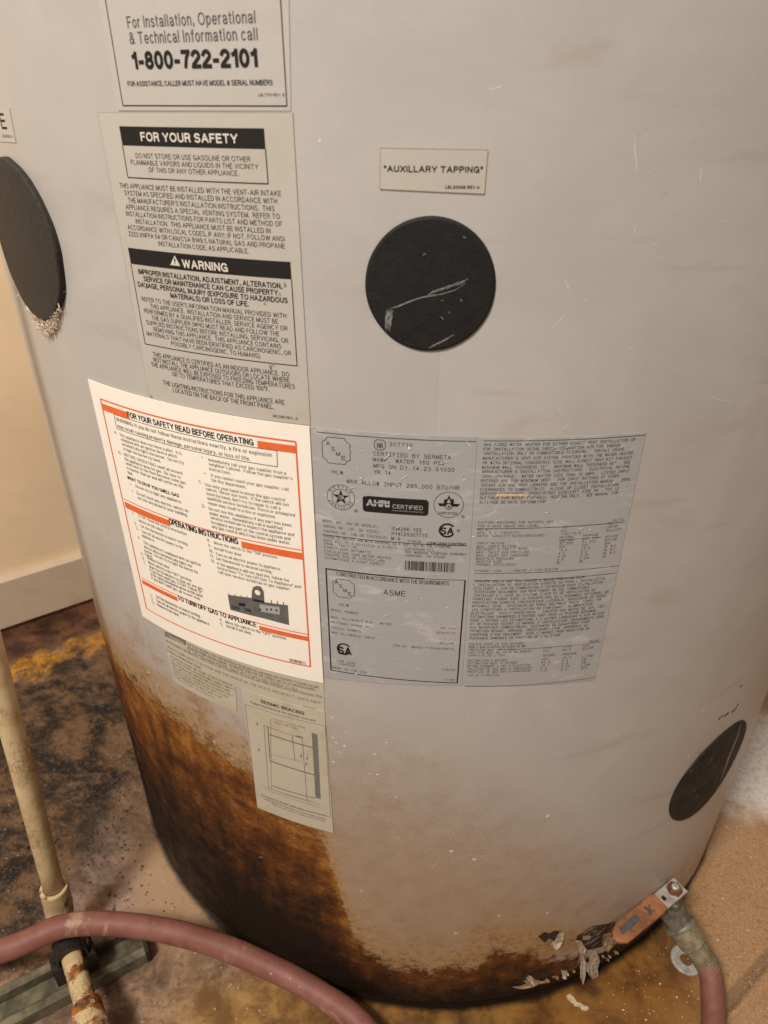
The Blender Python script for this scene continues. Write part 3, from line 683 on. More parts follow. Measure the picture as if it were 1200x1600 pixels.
wall_box('baseboard', 'board', 0.4545, 0.4675, 0.030, 0.110, bev=0.004)

# ------------------------------------------------------------------ the water heater
H = tag(empty('water_heater'), 'tall grey cylindrical water heater with rust stained foot and printed labels', 'water heater')
def build_jacket():
    V = []; Fc = []; UV = []; n = 288
    zs = [0.010, 0.0115, 0.014] + [0.014 + (1.45 - 0.014) * (i / 60) for i in range(1, 61)]
    off = [-0.003, -0.0008, 0.0] + [0.0] * 60
    for z, o in zip(zs, off):
        for j in range(n + 1):
            s = -math.pi * R + 2 * math.pi * R * j / n
            wob = 0.0009 * mnoise.noise((s * 22, z * 60, 1.0)) * max(0, 1 - z / 0.05) if z < 0.05 else 0
            V.append(cyl(s, z + (wob if z < 0.012 else 0), o)); UV.append((s, z))
    w_ = n + 1
    for i in range(len(zs) - 1):
        for j in range(n): Fc.append((i * w_ + j, i * w_ + j + 1, (i + 1) * w_ + j + 1, (i + 1) * w_ + j))
    k = len(V); V.append((0, 0, 1.47)); UV.append((0, 1.47))
    t = (len(zs) - 1) * w_
    for j in range(n): Fc.append((t + j, t + j + 1, k))
    return obj('jacket', V, Fc, 'jacket', H, uvs=UV, smooth=True)
build_jacket()
V, Fc = lathe((0, 0, 0.0), (0, 0, 1), [(-0.002, 0.350), (0.004, 0.352), (0.012, 0.352)], 160)
obj('base_ring', V, Fc, 'base', H, smooth=False)

def cover(name, mat, c, r, h, parent, sag=0.0, tilt=0.0, rag=0.004):
    V = []; Fc = []; n = 72; rings = [(0.0, h)] + [(r * k / 8, h) for k in range(1, 8)] + [(r - 0.0012, h), (r - 0.0004, h - 0.0003), (r, h - 0.0011), (r, 0.0)]
    UV = []
    for i, (q, o) in enumerate(rings):
        for j in range(n):
            a = 2 * math.pi * j / n; rr = q * (1 + rag * mnoise.noise((math.cos(a) * 4, math.sin(a) * 4, r * 100)))
            s, z = c[0] + rr * math.cos(a), c[1] + rr * math.sin(a)
            V.append(cyl(s, z, max(o, 0.00001) + (tilt * (1 - (z - c[1]) / r) if o > 0 else 0))); UV.append((s, z))
    for i in range(len(rings) - 1):
        for j in range(n): Fc.append((i * n + j, (i + 1) * n + j, (i + 1) * n + (j + 1) % n, i * n + (j + 1) % n))
    return obj(name, V, Fc, mat, parent, uvs=UV, smooth=False)
CA = (-0.0058, 0.6300); CL = (-0.2570, 0.6305); CR = (0.2525, 0.2370)
auxcap = cover('tapping_cover', 'cap', CA, 0.0282, 0.0012, H)
leftcap = cover('tapping_cover', 'foam', CL, 0.0430, 0.0036, H, rag=0.022)
rightcap = cover('tapping_cover', 'worncap', CR, 0.0490, 0.0014, H)
auxcap['label'] = 'round black cover under the auxiliary tapping sticker'
leftcap['label'] = 'large dark grey cover with torn fibre at its lower edge'
rightcap['label'] = 'round black cover with a pale crease near the foot'

def strokes(name, mat, parent, off, lines, wd):
    fl = Flat(off)
    for pts in lines:
        n = len(pts)
        for i in range(n - 1):
            t0 = math.sin(math.pi * (0.08 + 0.84 * i / (n - 1))); t1 = math.sin(math.pi * (0.08 + 0.84 * (i + 1) / (n - 1)))
            (a, b), (c, d) = pts[i], pts[i + 1]; L = math.hypot(c - a, d - b) or 1e-9; nx, ny = -(d - b) / L / 2, (c - a) / L / 2
            fl.quad((a + nx * wd * t0, b + ny * wd * t0), (c + nx * wd * t1, d + ny * wd * t1), (c - nx * wd * t1, d - ny * wd * t1), (a - nx * wd * t0, b - ny * wd * t0), 1)
    return fl.build(name, mat, parent)
def wiggle(p, q, n=5, amp=0.0004):
    out = []
    for i in range(n + 1):
        t = i / n; out.append((p[0] + (q[0] - p[0]) * t + random.uniform(-amp, amp), p[1] + (q[1] - p[1]) * t + random.uniform(-amp, amp)))
    return out

# crops of the photograph that the print is read from
A = Crop(150, 0, 0.29167); B = Crop(150, 330, 0.29167); C = Crop(130, 580, 0.325); D = Crop(130, 800, 0.325)
E5 = Crop(480, 660, 0.23333); F6 = Crop(730, 660, 0.24167); G7 = Crop(490, 860, 0.225); I8 = Crop(700, 860, 0.25)
S7 = Crop(540, 200, 0.2375); H8 = Crop(240, 960, 0.25); L1 = Crop(0, 150, 0.25641)
OFF = 0.00020; INK = 0.00042

# --- information label (top)
lab = sheet('information_label', 'plainlabel', [(A.h(60, 0)[0] - 0.006, 0.80), (A.h(1000, 0)[0] + 0.006, 0.80), A.h(1045, 594), A.h(120, 592)], OFF, H)
ink = Flat(INK); gink = Flat(INK)
A.text(gink, 'For Installation, Operational', 175, 153, 860, 66, 0.0)
A.text(gink, '& Technical Information call', 187, 238, 872, 66, 0.0)
A.text(ink, '1-800-722-2101', 203, 375, 873, 100, 0.045)
A.text(ink, 'FOR ASSISTANCE, CALLER MUST HAVE MODEL & SERIAL NUMBERS', 175, 463, 950, 28, 0.018)
A.text(gink, 'LBL7710 REV. B', 872, 516, 1012, 16, 0.01)
bl, br = A.h(147, 563), A.h(1025, 571); zz = (bl[1] + br[1]) / 2; sl, sr = bl[0], br[0]
ink.path([(sl, 0.795), (sl, zz), (sr, zz), (sr, 0.795)], 0.00045)
ink.build('lettering', 'ink', lab); gink.build('lettering', 'greyink', lab)

# --- safety label
lab = sheet('safety_label', 'clear', [A.h(10, 600), A.h(1053, 600), B.h(1148, 1145), B.h(288, 1000)], OFF, H)
ink = Flat(INK); wh = Flat(INK + 0.0001); edge = Flat(INK)
tl, tr = A.h(128, 676), A.h(902, 690); zt = tl[1]; s0, s1 = tl[0], tr[0]; zb_ = A.h(147, 778)[1]; zbot = A.h(175, 950)[1]
ink.quad((s0, zt), (s1, zt), (s1, zb_), (s0, zb_))
ink.path([(s0, zb_), (s0, zbot), (s1, zbot), (s1, zb_)], 0.00045)
A.text(wh, 'FOR YOUR SAFETY', 247, 757, 765, 50, 0.03)
A.block(ink, [('DO NOT STORE OR USE GASOLINE OR OTHER', 218, 830), ('FLAMMABLE VAPORS AND LIQUIDS IN THE VICINITY', 193, 872), ('OF THIS OR ANY OTHER APPLIANCE.', 287, 768)], (218, 846), (287, 922), 27)
A.block(ink, [('THIS APPLIANCE MUST BE INSTALLED WITH THE VENT-AIR INTAKE', 132, 995), ('SYSTEM AS SPECIFIED AND INSTALLED IN ACCORDANCE WITH', 158, 973), ("THE MANUFACTURER'S INSTALLATION INSTRUCTIONS.  THIS", 177, 960),
              ('APPLIANCE REQUIRES A SPECIAL VENTING SYSTEM.  REFER TO', 165, 988), ('INSTALLATION INSTRUCTIONS FOR PARTS LIST AND METHOD OF', 166, 1000), ('INSTALLATION.  THIS APPLIANCE MUST BE INSTALLED IN', 218, 938),
              ('ACCORDANCE WITH LOCAL CODES, IF ANY; IF NOT, FOLLOW ANSI', 175, 1013), ('Z223.1/NFPA 54 OR CAN/CSA B149.1, NATURAL GAS AND PROPANE', 180, 1015), ('INSTALLATION CODE, AS APPLICABLE.', 340, 822)], (132, 1006), (340, 1316), 27)
tl, tr = B.h(175, 195), B.h(1043, 270); zt = (tl[1] + tr[1]) / 2; s0, s1 = tl[0], tr[0]; zb_ = B.h(190, 280)[1]; zbot = B.h(270, 710)[1]
ink.quad((s0, zt), (s1, zt), (s1, zb_), (s0, zb_))
ink.path([(s0, zb_), (s0, zbot), (s1, zbot), (s1, zb_)], 0.00045)
B.text(wh, 'WARNING', 468, 302, 712, 46, 0.03)
wh.fan([B.h(402, 287), B.h(455, 293), B.h(425, 236)])
ink2 = Flat(INK + 0.0002); ink2.seg(B.h(425, 252), B.h(427, 272), 0.0007); ink2.seg(B.h(427, 277), B.h(427.4, 281), 0.0007)
B.block(ink, [('IMPROPER INSTALLATION, ADJUSTMENT, ALTERATION,', 232, 1000), ('SERVICE OR MAINTENANCE CAN CAUSE PROPERTY', 260, 978), ('DAMAGE, PERSONAL INJURY (EXPOSURE TO HAZARDOUS', 230, 1030), ('MATERIALS) OR LOSS OF LIFE.', 403, 822)], (232, 335), (403, 463), 28, 0.025)
B.block(ink, [("REFER TO THE USER'S INFORMATION MANUAL PROVIDED WITH", 250, 1022), ('THIS APPLIANCE.  INSTALLATION AND SERVICE MUST BE', 295, 978), ('PERFORMED BY A QUALIFIED INSTALLER, SERVICE AGENCY OR', 262, 1028), ('THE GAS SUPPLIER (WHO MUST READ AND FOLLOW THE', 303, 985),
              ('SUPPLIED INSTRUCTIONS BEFORE INSTALLING, SERVICING, OR', 275, 1032), ('REMOVING THIS APPLIANCE.  THIS APPLIANCE CONTAINS', 313, 995), ('MATERIALS THAT HAVE BEEN IDENTIFIED AS CARCINOGENIC, OR', 277, 1047), ('POSSIBLY CARCINOGENIC, TO HUMANS).', 408, 887)], (250, 480), (408, 718), 24)
B.block(ink, [('THIS APPLIANCE IS CERTIFIED AS AN INDOOR APPLIANCE.  DO', 310, 1038), ('NOT INSTALL THE APPLIANCE OUTDOORS OR LOCATE WHERE', 313, 1040), ('THE APPLIANCE WILL BE EXPOSED TO FREEZING TEMPERATURES', 300, 1068), ('OR TO TEMPERATURES THAT EXCEED 100°F.', 413, 932)], (310, 776), (413, 882), 24)
B.block(ink, [('THE LIGHTING INSTRUCTIONS FOR THIS APPLIANCE ARE', 365, 1012), ('LOCATED ON THE BACK OF THE FRONT PANEL.', 417, 955)], (365, 928), (417, 968), 24)
B.text(ink, 'LBL2280 REV - D', 948, 1100, 1083, 13, 0.01)
edge.path([A.h(10, 600), A.h(1053, 600)], 0.0003); edge.path([A.h(1053, 600), B.h(1148, 1145)], 0.0003); edge.path([A.h(10, 600), B.h(288, 1000)], 0.0003)
ink.build('lettering', 'ink', lab); wh.build('lettering', 'white', lab); ink2.build('lettering', 'ink', lab); edge.build('label_edge', 'clear', lab)
sp = Flat(INK + 0.0003)
for x, y, r in [(1012, 390, 10), (985, 440, 7), (270, 400, 9), (935, 830, 12), (950, 815, 8), (905, 490, 8), (300, 990, 9)]:
    p = B.h(x, y); q = 0.00008 * r
    sp.fan([(p[0] + q * math.cos(a) * random.uniform(0.5, 1.1), p[1] + 1.6 * q * math.sin(a) * random.uniform(0.5, 1.1)) for a in [i * math.pi / 6 for i in range(12)]])
sp.build('stain_spots', 'brownspot', lab)

# --- operating label (white paper with orange frame)
PO = 0.0008; PI = PO + 0.0003; SL = 0.010
lab = sheet('operating_label', 'paper', [C.h(28, 36), C.h(1090, 262), D.h(1157, 818), D.h(290, 497)], PO, H, th=0.0001, nx=48)
ink = Flat(PI); gi = Flat(PI); og = Flat(PI); gy = Flat(PI); wh = Flat(PI + 0.0001); bk = Flat(PI + 0.0001)
og.path([C.h(90, 130), C.h(1025, 335)], 0.0009); og.path([C.h(1025, 335), D.h(1095, 738)], 0.0009)
og.path([D.h(310, 460), D.h(1095, 738)], 0.0009); og.path([C.h(90, 130), D.h(310, 460)], 0.0009)
def bar(cr, lx, ly, rx, tx0, tx1, top, hgt, thin_dy):
    """section header: a thin rule over the full width and two solid blocks left and right of the title"""
    a, z = cr.h(lx, ly); b = s_at(cr.px(rx, 0)[0], z + SL * 0.13)
    zz = lambda s: z + SL * (s - a)
    og.quad((a, zz(a) + 0.0003), (b, zz(b) + 0.0003), (b, zz(b) - 0.0003), (a, zz(a) - 0.0003))
    c = s_at(cr.px(tx0, 0)[0], z); d = s_at(cr.px(tx1, 0)[0], z)
    for s0, s1 in ((a, c), (d, b)): og.quad((s0, zz(s0) - top), (s1, zz(s1) - top), (s1, zz(s1) - top - hgt), (s0, zz(s0) - top - hgt))
bar(C, 92, 132, 1026, 220, 840, 0.0024, 0.0042, 0)
bar(C, 202, 610, 1056 , 417, 763, 0.0019, 0.0045, 0)
bar(D, 286, 310, 1081, 455, 849, 0.0018, 0.0034, 0)
C.text(ink, 'FOR YOUR SAFETY READ BEFORE OPERATING', 222, 218, 825, 27, 0.018, slope=SL)
C.path(ink, [(155, 203), (935, 378), (938, 455), (168, 272)], 0.0003, True)
D.text(ink, 'OPERATING INSTRUCTIONS', 420, 54, 752, 27, 0.018, slope=SL)
D.text(ink, 'TO TURN OFF GAS TO APPLIANCE', 462, 418, 838, 22, 0.015, slope=SL)
for t, x, y, x2 in [('WARNING: If you do not follow these instructions exactly, a fire or explosion', 168, 236, 912), ('may result causing property damage, personal injury, or loss of life.', 174, 268, 808)]:
    C.text(gi, t, x, y, x2, 17, 0.0, slope=SL)
for t, x, y, x2 in [('A.', 157, 296, 173), ('This appliance does not have a pilot.  It is', 183, 308, 480), ('equipped with an ignition device which', 190, 330, 458), ('automatically lights the burner.  Do not try', 195, 352, 490), ('to light the burner by hand.', 200, 375, 380),
                    ('B.', 178, 393, 194), ('BEFORE OPERATING smell all around', 205, 403, 483), ('the appliance area for gas.  Be sure to', 207, 424, 475), ('smell next to the floor because some gas', 213, 445, 500), ('is heavier than air and will settle on the', 218, 467, 488), ('floor.', 222, 489, 247),
                    ('•', 233, 544, 241), ('Do not try to light any appliance.', 260, 555, 480), ('•', 243, 578, 251), ('Do not touch any electric switch; do', 265, 588, 513), ('not use any phone in your building.', 270, 610, 508),
                    ('•', 576, 415, 584), ('Immediately call your gas supplier from a', 608, 428, 980), ("neighbor's phone.  Follow the gas supplier's", 612, 449, 1010), ('instructions.', 613, 472, 715),
                    ('•', 588, 492, 596), ('If you cannot reach your gas supplier, call', 620, 503, 992), ('the fire department.', 623, 526, 790),
                    ('C.', 562, 534, 578), ('Use only your hand to move the gas control', 592, 547, 975), ('switch.  Never use tools.  If the switch will not', 597, 568, 993), ("move by hand, don't try to repair it, call a", 600, 590, 953), ('qualified service technician.  Force or attempted', 603, 612, 1022), ('repair may result in a fire or explosion.', 607, 635, 930),
                    ('D.', 578, 650, 594), ('Do not use this appliance if any part has been', 610, 662, 1005), ('under water.  Immediately call a qualified', 613, 684, 962), ('service technician to inspect the appliance and', 618, 705, 1018), ('to replace any part of the control system and', 620, 727, 1000), ('any gas control which has been under water.', 625, 748, 1000)]:
    C.text(gi, t, x, y, x2, 14 if x < 550 else 15, -0.004, slope=SL)
C.text(ink, 'WHAT TO DO IF YOU SMELL GAS', 220, 514, 468, 15, 0.02, slope=SL)
for t, x, y, x2 in [('1.', 242, 8, 252), ('STOP!  Read the safety information', 272, 19, 503), ('above on this label.', 275, 42, 392), ('2.', 255, 57, 266), ('Set the thermostat to lowest setting.', 283, 68, 510), ('3.', 262, 80, 273), ('Turn off all electric power to the', 287, 93, 487), ('appliance.', 290, 114, 350),
                    ('4.', 270, 125, 281), ('This appliance is equipped with an ignition', 297, 147, 572), ('device which automatically lights the', 300, 168, 530), ('burner.  Do not try to light the burner by', 303, 187, 557), ('hand.', 305, 204, 340), ('5.', 286, 203, 296), ('Remove front door.', 315, 221, 425),
                    ('6.', 293, 225, 303), ('Move switch to the "OFF" position.', 320, 243, 530), ('7.', 298, 247, 308), ('Wait five (5) minutes to clear out any gas.', 325, 264, 583), ('If you then smell gas, STOP!  Follow "B"', 328, 282, 578), ('in the safety information above on this label.', 332, 300, 583), ("If you don't smell gas, go to next step.", 335, 318, 570),
                    ('8.', 603, 136, 616), ('Move the switch to the "ON" position.', 635, 149, 940), ('9.', 608, 162, 621), ('Install front door.', 637, 175, 770), ('10.', 612, 188, 632), ('Turn on all electric power to appliance.', 642, 202, 955), ('11.', 615, 212, 634), ('Set thermostat to desired setting.', 645, 224, 912),
                    ('12.', 620, 236, 640), ('If the appliance will not operate, follow the', 650, 249, 993), ('instructions "To Turn Off Gas To Appliance" and', 652, 269, 1050), ('call your service technician or gas supplier.', 655, 289, 1000),
                    ('1.', 330, 402, 340), ('Set the thermostat to lowest setting.', 357, 407, 570), ('2.', 335, 421, 345), ('Turn off all electric power to the appliance', 358, 426, 612), ('3.', 340, 439, 350), ('Remove front door.', 362, 446, 470), ('4.', 662, 519, 674), ('Move the switch to the "OFF" position.', 690, 529, 982), ('5.', 665, 540, 677), ('Install front door.', 695, 549, 815), ('LBL20011 REV. C', 995, 712, 1075)]:
    D.text(gi, t, x, y, x2, 13 if x < 600 else 14, -0.006, slope=SL)
# printed picture of the switch panel
for q in ([(700, 393), (815, 408), (846, 500), (712, 465)], [(815, 408), (875, 428), (880, 508), (846, 500)], [(875, 428), (987, 443), (993, 538), (880, 508)]): D.poly(gy, q)
gy.fan([D.h(*q) for q in ((814, 410), (815, 376), (822, 356), (838, 350), (858, 354), (872, 378), (875, 430))])
bk.fan([D.h(*q) for q in ((822, 412), (873, 422), (873, 432), (822, 422))])
for i in range(10):
    x = 706 + i * 29; 
    if 800 < x < 885: continue
    gy.seg(D.h(x, 400 + (x - 700) * 0.16), D.h(x - 1, 385 + (x - 700) * 0.16), 0.0005)
wh.ring(D.h(843, 382), 0.0, 0.0019, n=16)
wh2 = Flat(PI + 0.0001); D.poly(wh2, [(852, 438), (948, 452), (950, 488), (855, 472)])
bk2 = Flat(PI + 0.0002)
for x, y in ((853, 463), (885, 462), (905, 462), (930, 466)): D.poly(bk2, [(x, y - 5), (x + 7, y - 4), (x + 7, y + 6), (x, y + 5)])
D.poly(bk, [(752, 430), (785, 436), (785, 450), (752, 444)])
D.text(bk, 'OFF', 720, 458, 762, 15, 0.03, slope=SL); D.text(bk, 'ON', 782, 470, 812, 15, 0.03, slope=SL)
ink.build('lettering', 'ink', lab); gi.build('lettering', 'paperink', lab); og.build('orange_bars', 'orange', lab); gy.build('switch_picture', 'switchgrey', lab); wh.build('switch_picture', 'paper', lab)
wh2.build('switch_picture', 'foil', lab); bk2.build('switch_picture', 'ink', lab); bk.build('switch_picture', 'ink', lab)

# --- rating labels (grey foil)
lab = sheet('rating_label', 'foil', [E5.h(22, 30), E5.h(1138, 95), I8.h(88, 838), G7.h(75, 880)], OFF, H, nx=30, ny=40)
ink = Flat(INK); gink = Flat(INK); wh = Flat(INK + 0.0001)
p, q = E5.h(60, 62), E5.h(1130, 125); ink.seg((p[0], (p[1] + q[1]) / 2), (q[0], (p[1] + q[1]) / 2), 0.00035)
def clover(fl, c, hs):
    pts = []
    for i in range(97):
        t = 2 * math.pi * i / 96; e = (abs(math.cos(t)) ** 5 + abs(math.sin(t)) ** 5) ** -0.2
        k = math.cos(4 * t)
        e *= 1 - 0.13 * math.exp(-((((t - math.pi / 4) % (math.pi / 2)) if ((t - math.pi / 4) % (math.pi / 2)) < math.pi / 4 else ((t - math.pi / 4) % (math.pi / 2)) - math.pi / 2) / 0.16) ** 2) + 0.02 * math.cos(12 * t)
        pts.append((c[0] + hs * e * math.cos(t), c[1] + hs * e * math.sin(t)))
    fl.path(pts, 0.0003)
c0 = E5.h(195, 188); clover(ink, c0, 0.0072)
for t, x, y in (('A', 128, 150), ('S', 162, 188), ('M', 195, 222), ('E', 232, 250)): E5.text(ink, t, x, y, x + 27, 28)
E5.text(ink, 'HLW', 163, 340, 242, 26, mon=True)
cn = E5.h(487, 148); clover(ink, cn, 0.0027); E5.text(ink, 'NB', 468, 168, 508, 34)
tl_ = [('307710', 545, 155, 705, 26), ('CERTIFIED BY SERMETA', 440, 218, 962, 27), ('MAWP, WATER 160 PSI', 437, 258, 920, 27), ('MFG SN D1.14.23.01030', 440, 300, 985, 27), ('YR 14', 443, 342, 560, 27), ('MAX ALLOW INPUT 285,000 BTU/HR', 262, 402, 1018, 27)]
for t, x, y, x2, ch in tl_: E5.text(ink, t, x, y, x2, ch, 0.0, True)
# star seal
cs = E5.h(227, 500); r0 = 0.0075
ink.ring(cs, r0 - 0.00025, r0); ink.ring(cs, r0 * 0.66 - 0.0002, r0 * 0.66)
star = [(cs[0] + (0.62 if i % 2 == 0 else 0.24) * r0 * math.sin(i * math.pi / 5), cs[1] + (0.62 if i % 2 == 0 else 0.24) * r0 * math.cos(i * math.pi / 5)) for i in range(10)]
ink.fan(star)
wh.ring(cs, 0.0, r0 * 0.2, n=20); ink2 = Flat(INK + 0.0002); ink2.ring(cs, r0 * 0.13, r0 * 0.17, 0.6, 5.7, 20)
E5.text(ink2, 'SA', 218, 506, 236, 14, 0.03)
arc_text(ink, 'DESIGN', cs, r0 * 0.83, math.pi / 2, 1.9, 0.0014, 0.01); arc_text(ink, 'CERTIFIED', cs, r0 * 0.83, -math.pi / 2, 2.2, 0.0014, 0.01, True)
# certified bar
q4 = [E5.h(372, 487), E5.h(815, 516), E5.h(815, 625), E5.h(372, 592)]
zt = (q4[0][1] + q4[1][1]) / 2; zb_ = (q4[2][1] + q4[3][1]) / 2; s0, s1 = q4[0][0], q4[1][0]; rc = 0.0018
pts = []
for cx, cz, a0 in ((s1 - rc, zt - rc, 0), (s0 + rc, zt - rc, 90), (s0 + rc, zb_ + rc, 180), (s1 - rc, zb_ + rc, 270)):
    for i in range(7):
        a = math.radians(a0 + 15 * i); pts.append((cx + rc * math.cos(a), cz + rc * math.sin(a)))
ink.quad((s0 + rc, zt), (s1 - rc, zt), (s1 - rc, zb_), (s0 + rc, zb_)); ink.quad((s0, zt - rc), (s0 + rc, zt - rc), (s0 + rc, zb_ + rc), (s0, zb_ + rc)); ink.quad((s1 - rc, zt - rc), (s1, zt - rc), (s1, zb_ + rc), (s1 - rc, zb_ + rc))
for k in range(4): 
    cx, cz = ((s1 - rc, zt - rc), (s0 + rc, zt - rc), (s0 + rc, zb_ + rc), (s1 - rc, zb_ + rc))[k]
    ink.fan([(cx, cz)] + pts[7 * k:7 * k + 7])
E5.text(wh, 'AHRI', 397, 555, 555, 46, 0.06); E5.text(wh, 'CERTIFIED', 572, 572, 775, 28, 0.012); E5.text(wh, 'www.ahridirectory.org', 570, 590, 775, 11, 0.0)
ink2.seg((E5.h(400, 533)[0], E5.h(400, 533)[1]), (E5.h(552, 533)[0], E5.h(400, 533)[1]), 0.0003)
# flame seal
cf = E5.h(947, 550); r0 = 0.0076
ink.ring(cf, r0 - 0.00025, r0)
ink.quad((cf[0] - r0 * 0.74, cf[1] + 0.0008), (cf[0] + r0 * 0.74, cf[1] + 0.0008), (cf[0] + r0 * 0.6, cf[1] - 0.0009), (cf[0] - r0 * 0.6, cf[1] - 0.0009))
ink.fan([(cf[0] + x * r0, cf[1] + y * r0) for x, y in ((0, 0.76), (0.10, 0.5), (0.22, 0.36), (0.30, 0.5), (0.34, 0.22), (0.30, 0.0), (-0.30, 0.0), (-0.34, 0.22), (-0.28, 0.45), (-0.2, 0.32), (-0.10, 0.5))])
wh.fan([(cf[0] + x * r0, cf[1] + y * r0) for x, y in ((0, 0.5), (0.09, 0.3), (0.12, 0.15), (-0.12, 0.15), (-0.09, 0.3))])
wh.ring((cf[0], cf[1] - r0 * 0.10), 0, r0 * 0.19, n=20); ink2.ring((cf[0], cf[1] - r0 * 0.10), r0 * 0.19, r0 * 0.23, n=20); E5.text(ink2, 'SA', 938, 566, 957, 15, 0.03)
E5.text(ink, 'CERTIFIED', 880, 612, 1005, 16, 0.01, True)
for x, y in ((1043, 628), (328, 590), (1012, 722)):
    c = E5.h(x, y); ink.ring(c, 0.0007, 0.00085, n=14); E5.text(ink, 'R', x - 5, y + 6, x + 6, 12)
for t, x, y, x2 in [('MODEL NO. (NO DE MODELE):', 103, 662, 490), ('SERIAL NO. (NO. DE SERIE)', 105, 697, 485), ('CONTROL NO. (NO DE CONTROLE)', 107, 731, 540)]: E5.text(gink, t, x, y, x2, 17, 0, True)
for t, x, y, x2, ch in [('SNA286-125', 563, 718, 765, 24), ('H14C20307710', 563, 752, 805, 24), ('M-9', 560, 785, 623, 24), ('114226', 668, 800, 762, 17)]: E5.text(ink, t, x, y, x2, ch, 0, True)
def csa(fl, cr, c, r, t):
    p = cr.h(*c); fl.ring(p, r * 0.76, r, math.radians(38), math.radians(322)); cr.text(fl, 'SA', *t, 0.03)
csa(ink, E5, (937, 721), 0.0044, (890, 748, 982, 50))
E5.text(ink, 'LOW LEAD CONTENT', 805, 812, 1065, 16, 0.03)
p, q = E5.h(105, 745), E5.h(1070, 826); ink.seg((p[0], (p[1] + q[1]) / 2), (q[0], (p[1] + q[1]) / 2), 0.00035)
for t, x, y, x2 in [('TESTED TO 300 PSI AND WITH APPROVAL AS A UNIT SET BY THE STANDARD', 107, 766, 960), ('ANSI Z21.10.3-2013/CSA 4.3-2013', 107, 792, 600), ('CRN#: 14411.4C', 108, 814, 335), ('DIRECT VENT AUTOMATIC', 112, 838, 430), ('CIRCULATING TANK WATER HEATER', 112, 864, 560), ('CHAUFFE-EAU DE CIRCULATION', 115, 886, 517), ('AUTOMATIQUE A EVENT DIRECT', 117, 909, 513),
                    ('LOCHINVAR LLC.', 652, 850, 860), ('300 MADDOX SIMPSON PARKWAY', 650, 870, 1065), ('LEBANON, IN 37090', 652, 893, 922)]: E5.text(gink if x < 300 else ink, t, x, y, x2, 16, 0.0, True)
a, b = E5.h(656, 922), E5.h(656, 984); s1 = E5.h(993, 940)[0]; s = a[0]
while s < s1:
    wd = random.choice((0.0002, 0.0002, 0.0004, 0.0006)); ink.quad((s, a[1]), (s + wd, a[1]), (s + wd, b[1]), (s, b[1]), 1); s += wd + random.choice((0.0002, 0.0003, 0.0005))
# boxed plate below
bx = [G7.h(90, 121), G7.h(1050, 208), G7.h(998, 918), G7.h(120, 826)]
zt = (bx[0][1] + bx[1][1]) / 2; zb_ = (bx[2][1] + bx[3][1]) / 2; s0 = (bx[0][0] + bx[3][0]) / 2; s1 = (bx[1][0] + bx[2][0]) / 2
ink.path([(s0, zt), (s0, zb_)], 0.0008); ink.path([(s1, zt), (s1, zb_)], 0.0008); ink.path([(s0 - .0004, zt), (s0 + 0.055, zt)], 0.0008); ink.path([(s0 + 0.055, zt), (s1, zt)], 0.0003)
sg = G7.h(285, 850)[0]; sg2 = G7.h(305, 850)[0]; ink.path([(s0 - .0004, zb_), (sg, zb_)], 0.0006); ink.path([(sg2, zb_), (s1 + .0004, zb_)], 0.0006)
G7.text(gink, 'CONSTRUCTED IN ACCORDANCE WITH THE REQUIREMENTS', 160, 172, 940, 28, 0.0)
clover(ink, G7.h(210, 262), 0.0062)
for t, x, y in (('A', 150, 228), ('S', 178, 255), ('M', 208, 285), ('E', 240, 310)): G7.text(ink, t, x, y, x + 24, 24)
G7.text(ink, 'HLW', 178, 380, 245, 18, 0, True); G7.text(ink, 'ASME', 480, 303, 640, 36, 0.0, True)
for t, x, y, x2 in [('MODEL NUMBER', 120, 415, 312), ('MAX. ALLOWABLE W.P.  WATER', 120, 465, 540), ('NATIONAL BOARD NO', 120, 500, 390), ('SERIAL NUMBER', 122, 537, 328), ('MAX ALLOWABLE INPUT', 125, 572, 428),
                    ('160 PSI', 870, 542, 982), ('00307710', 845, 575, 982), ('BTU/HR', 873, 648, 972), ('CRN NO: M0420.5123456789TYL', 552, 663, 980), ('LOW LEAD', 160, 768, 293), ('CONTENT', 172, 790, 290), ('MADE IN THE USA', 130, 815, 370), ('114226', 885, 832, 982), ('7 8 2011', 905, 902, 985)]: G7.text(gink, t, x, y, x2, 15, 0.0, True)
csa(ink, G7, (213, 683), 0.0046, (170, 716, 268, 56))
ink.build('lettering', 'ink', lab); gink.build('lettering', 'greyink', lab); wh.build('lettering', 'foil', lab); ink2.build('lettering', 'ink', lab)
def scuffs(parent, n, box, off, name='scuff_marks', lo=0.001, hi=0.006):
    L = []
    for _ in range(n):
        p = (random.uniform(*box[0]), random.uniform(*box[1])); a = random.choice((0.6, 0.75, 0.5, 2.4, 0.3)) + random.uniform(-.25, .25); l = random.uniform(lo, hi)
        L.append(wiggle(p, (p[0] + l * math.cos(a), p[1] + l * math.sin(a)), 4, 0.00012))
    return strokes(name, 'scuff', parent, off, L, 0.00032)
scuffs(lab, 26, ((-0.055, 0.018), (0.40, 0.555)), INK + 0.0004)
sp = Flat(INK + 0.0003)
def spot(fl, p, r, asp=1.0):
    fl.fan([(p[0] + r * math.cos(i * math.pi / 5) * random.uniform(0.6, 1.1), p[1] + asp * r * math.sin(i * math.pi / 5) * random.uniform(0.6, 1.1)) for i in range(10)])
for x, y, r in [(755, 330, 0.0008), (752, 508, 0.0010), (655, 343, 0.0007), (505, 640, 0.0006), (925, 390, 0.0008), (955, 658, 0.0007), (300, 850, 0.0008), (960, 500, 0.0005)]: spot(sp, G7.h(x, y), r * 0.7)
for x, y, r in [(685, 168, 0.0009), (360, 370, 0.0007), (1050, 380, 0.0006)]: spot(sp, E5.h(x, y), r)
sp.build('scuff_marks', 'scuff', lab)

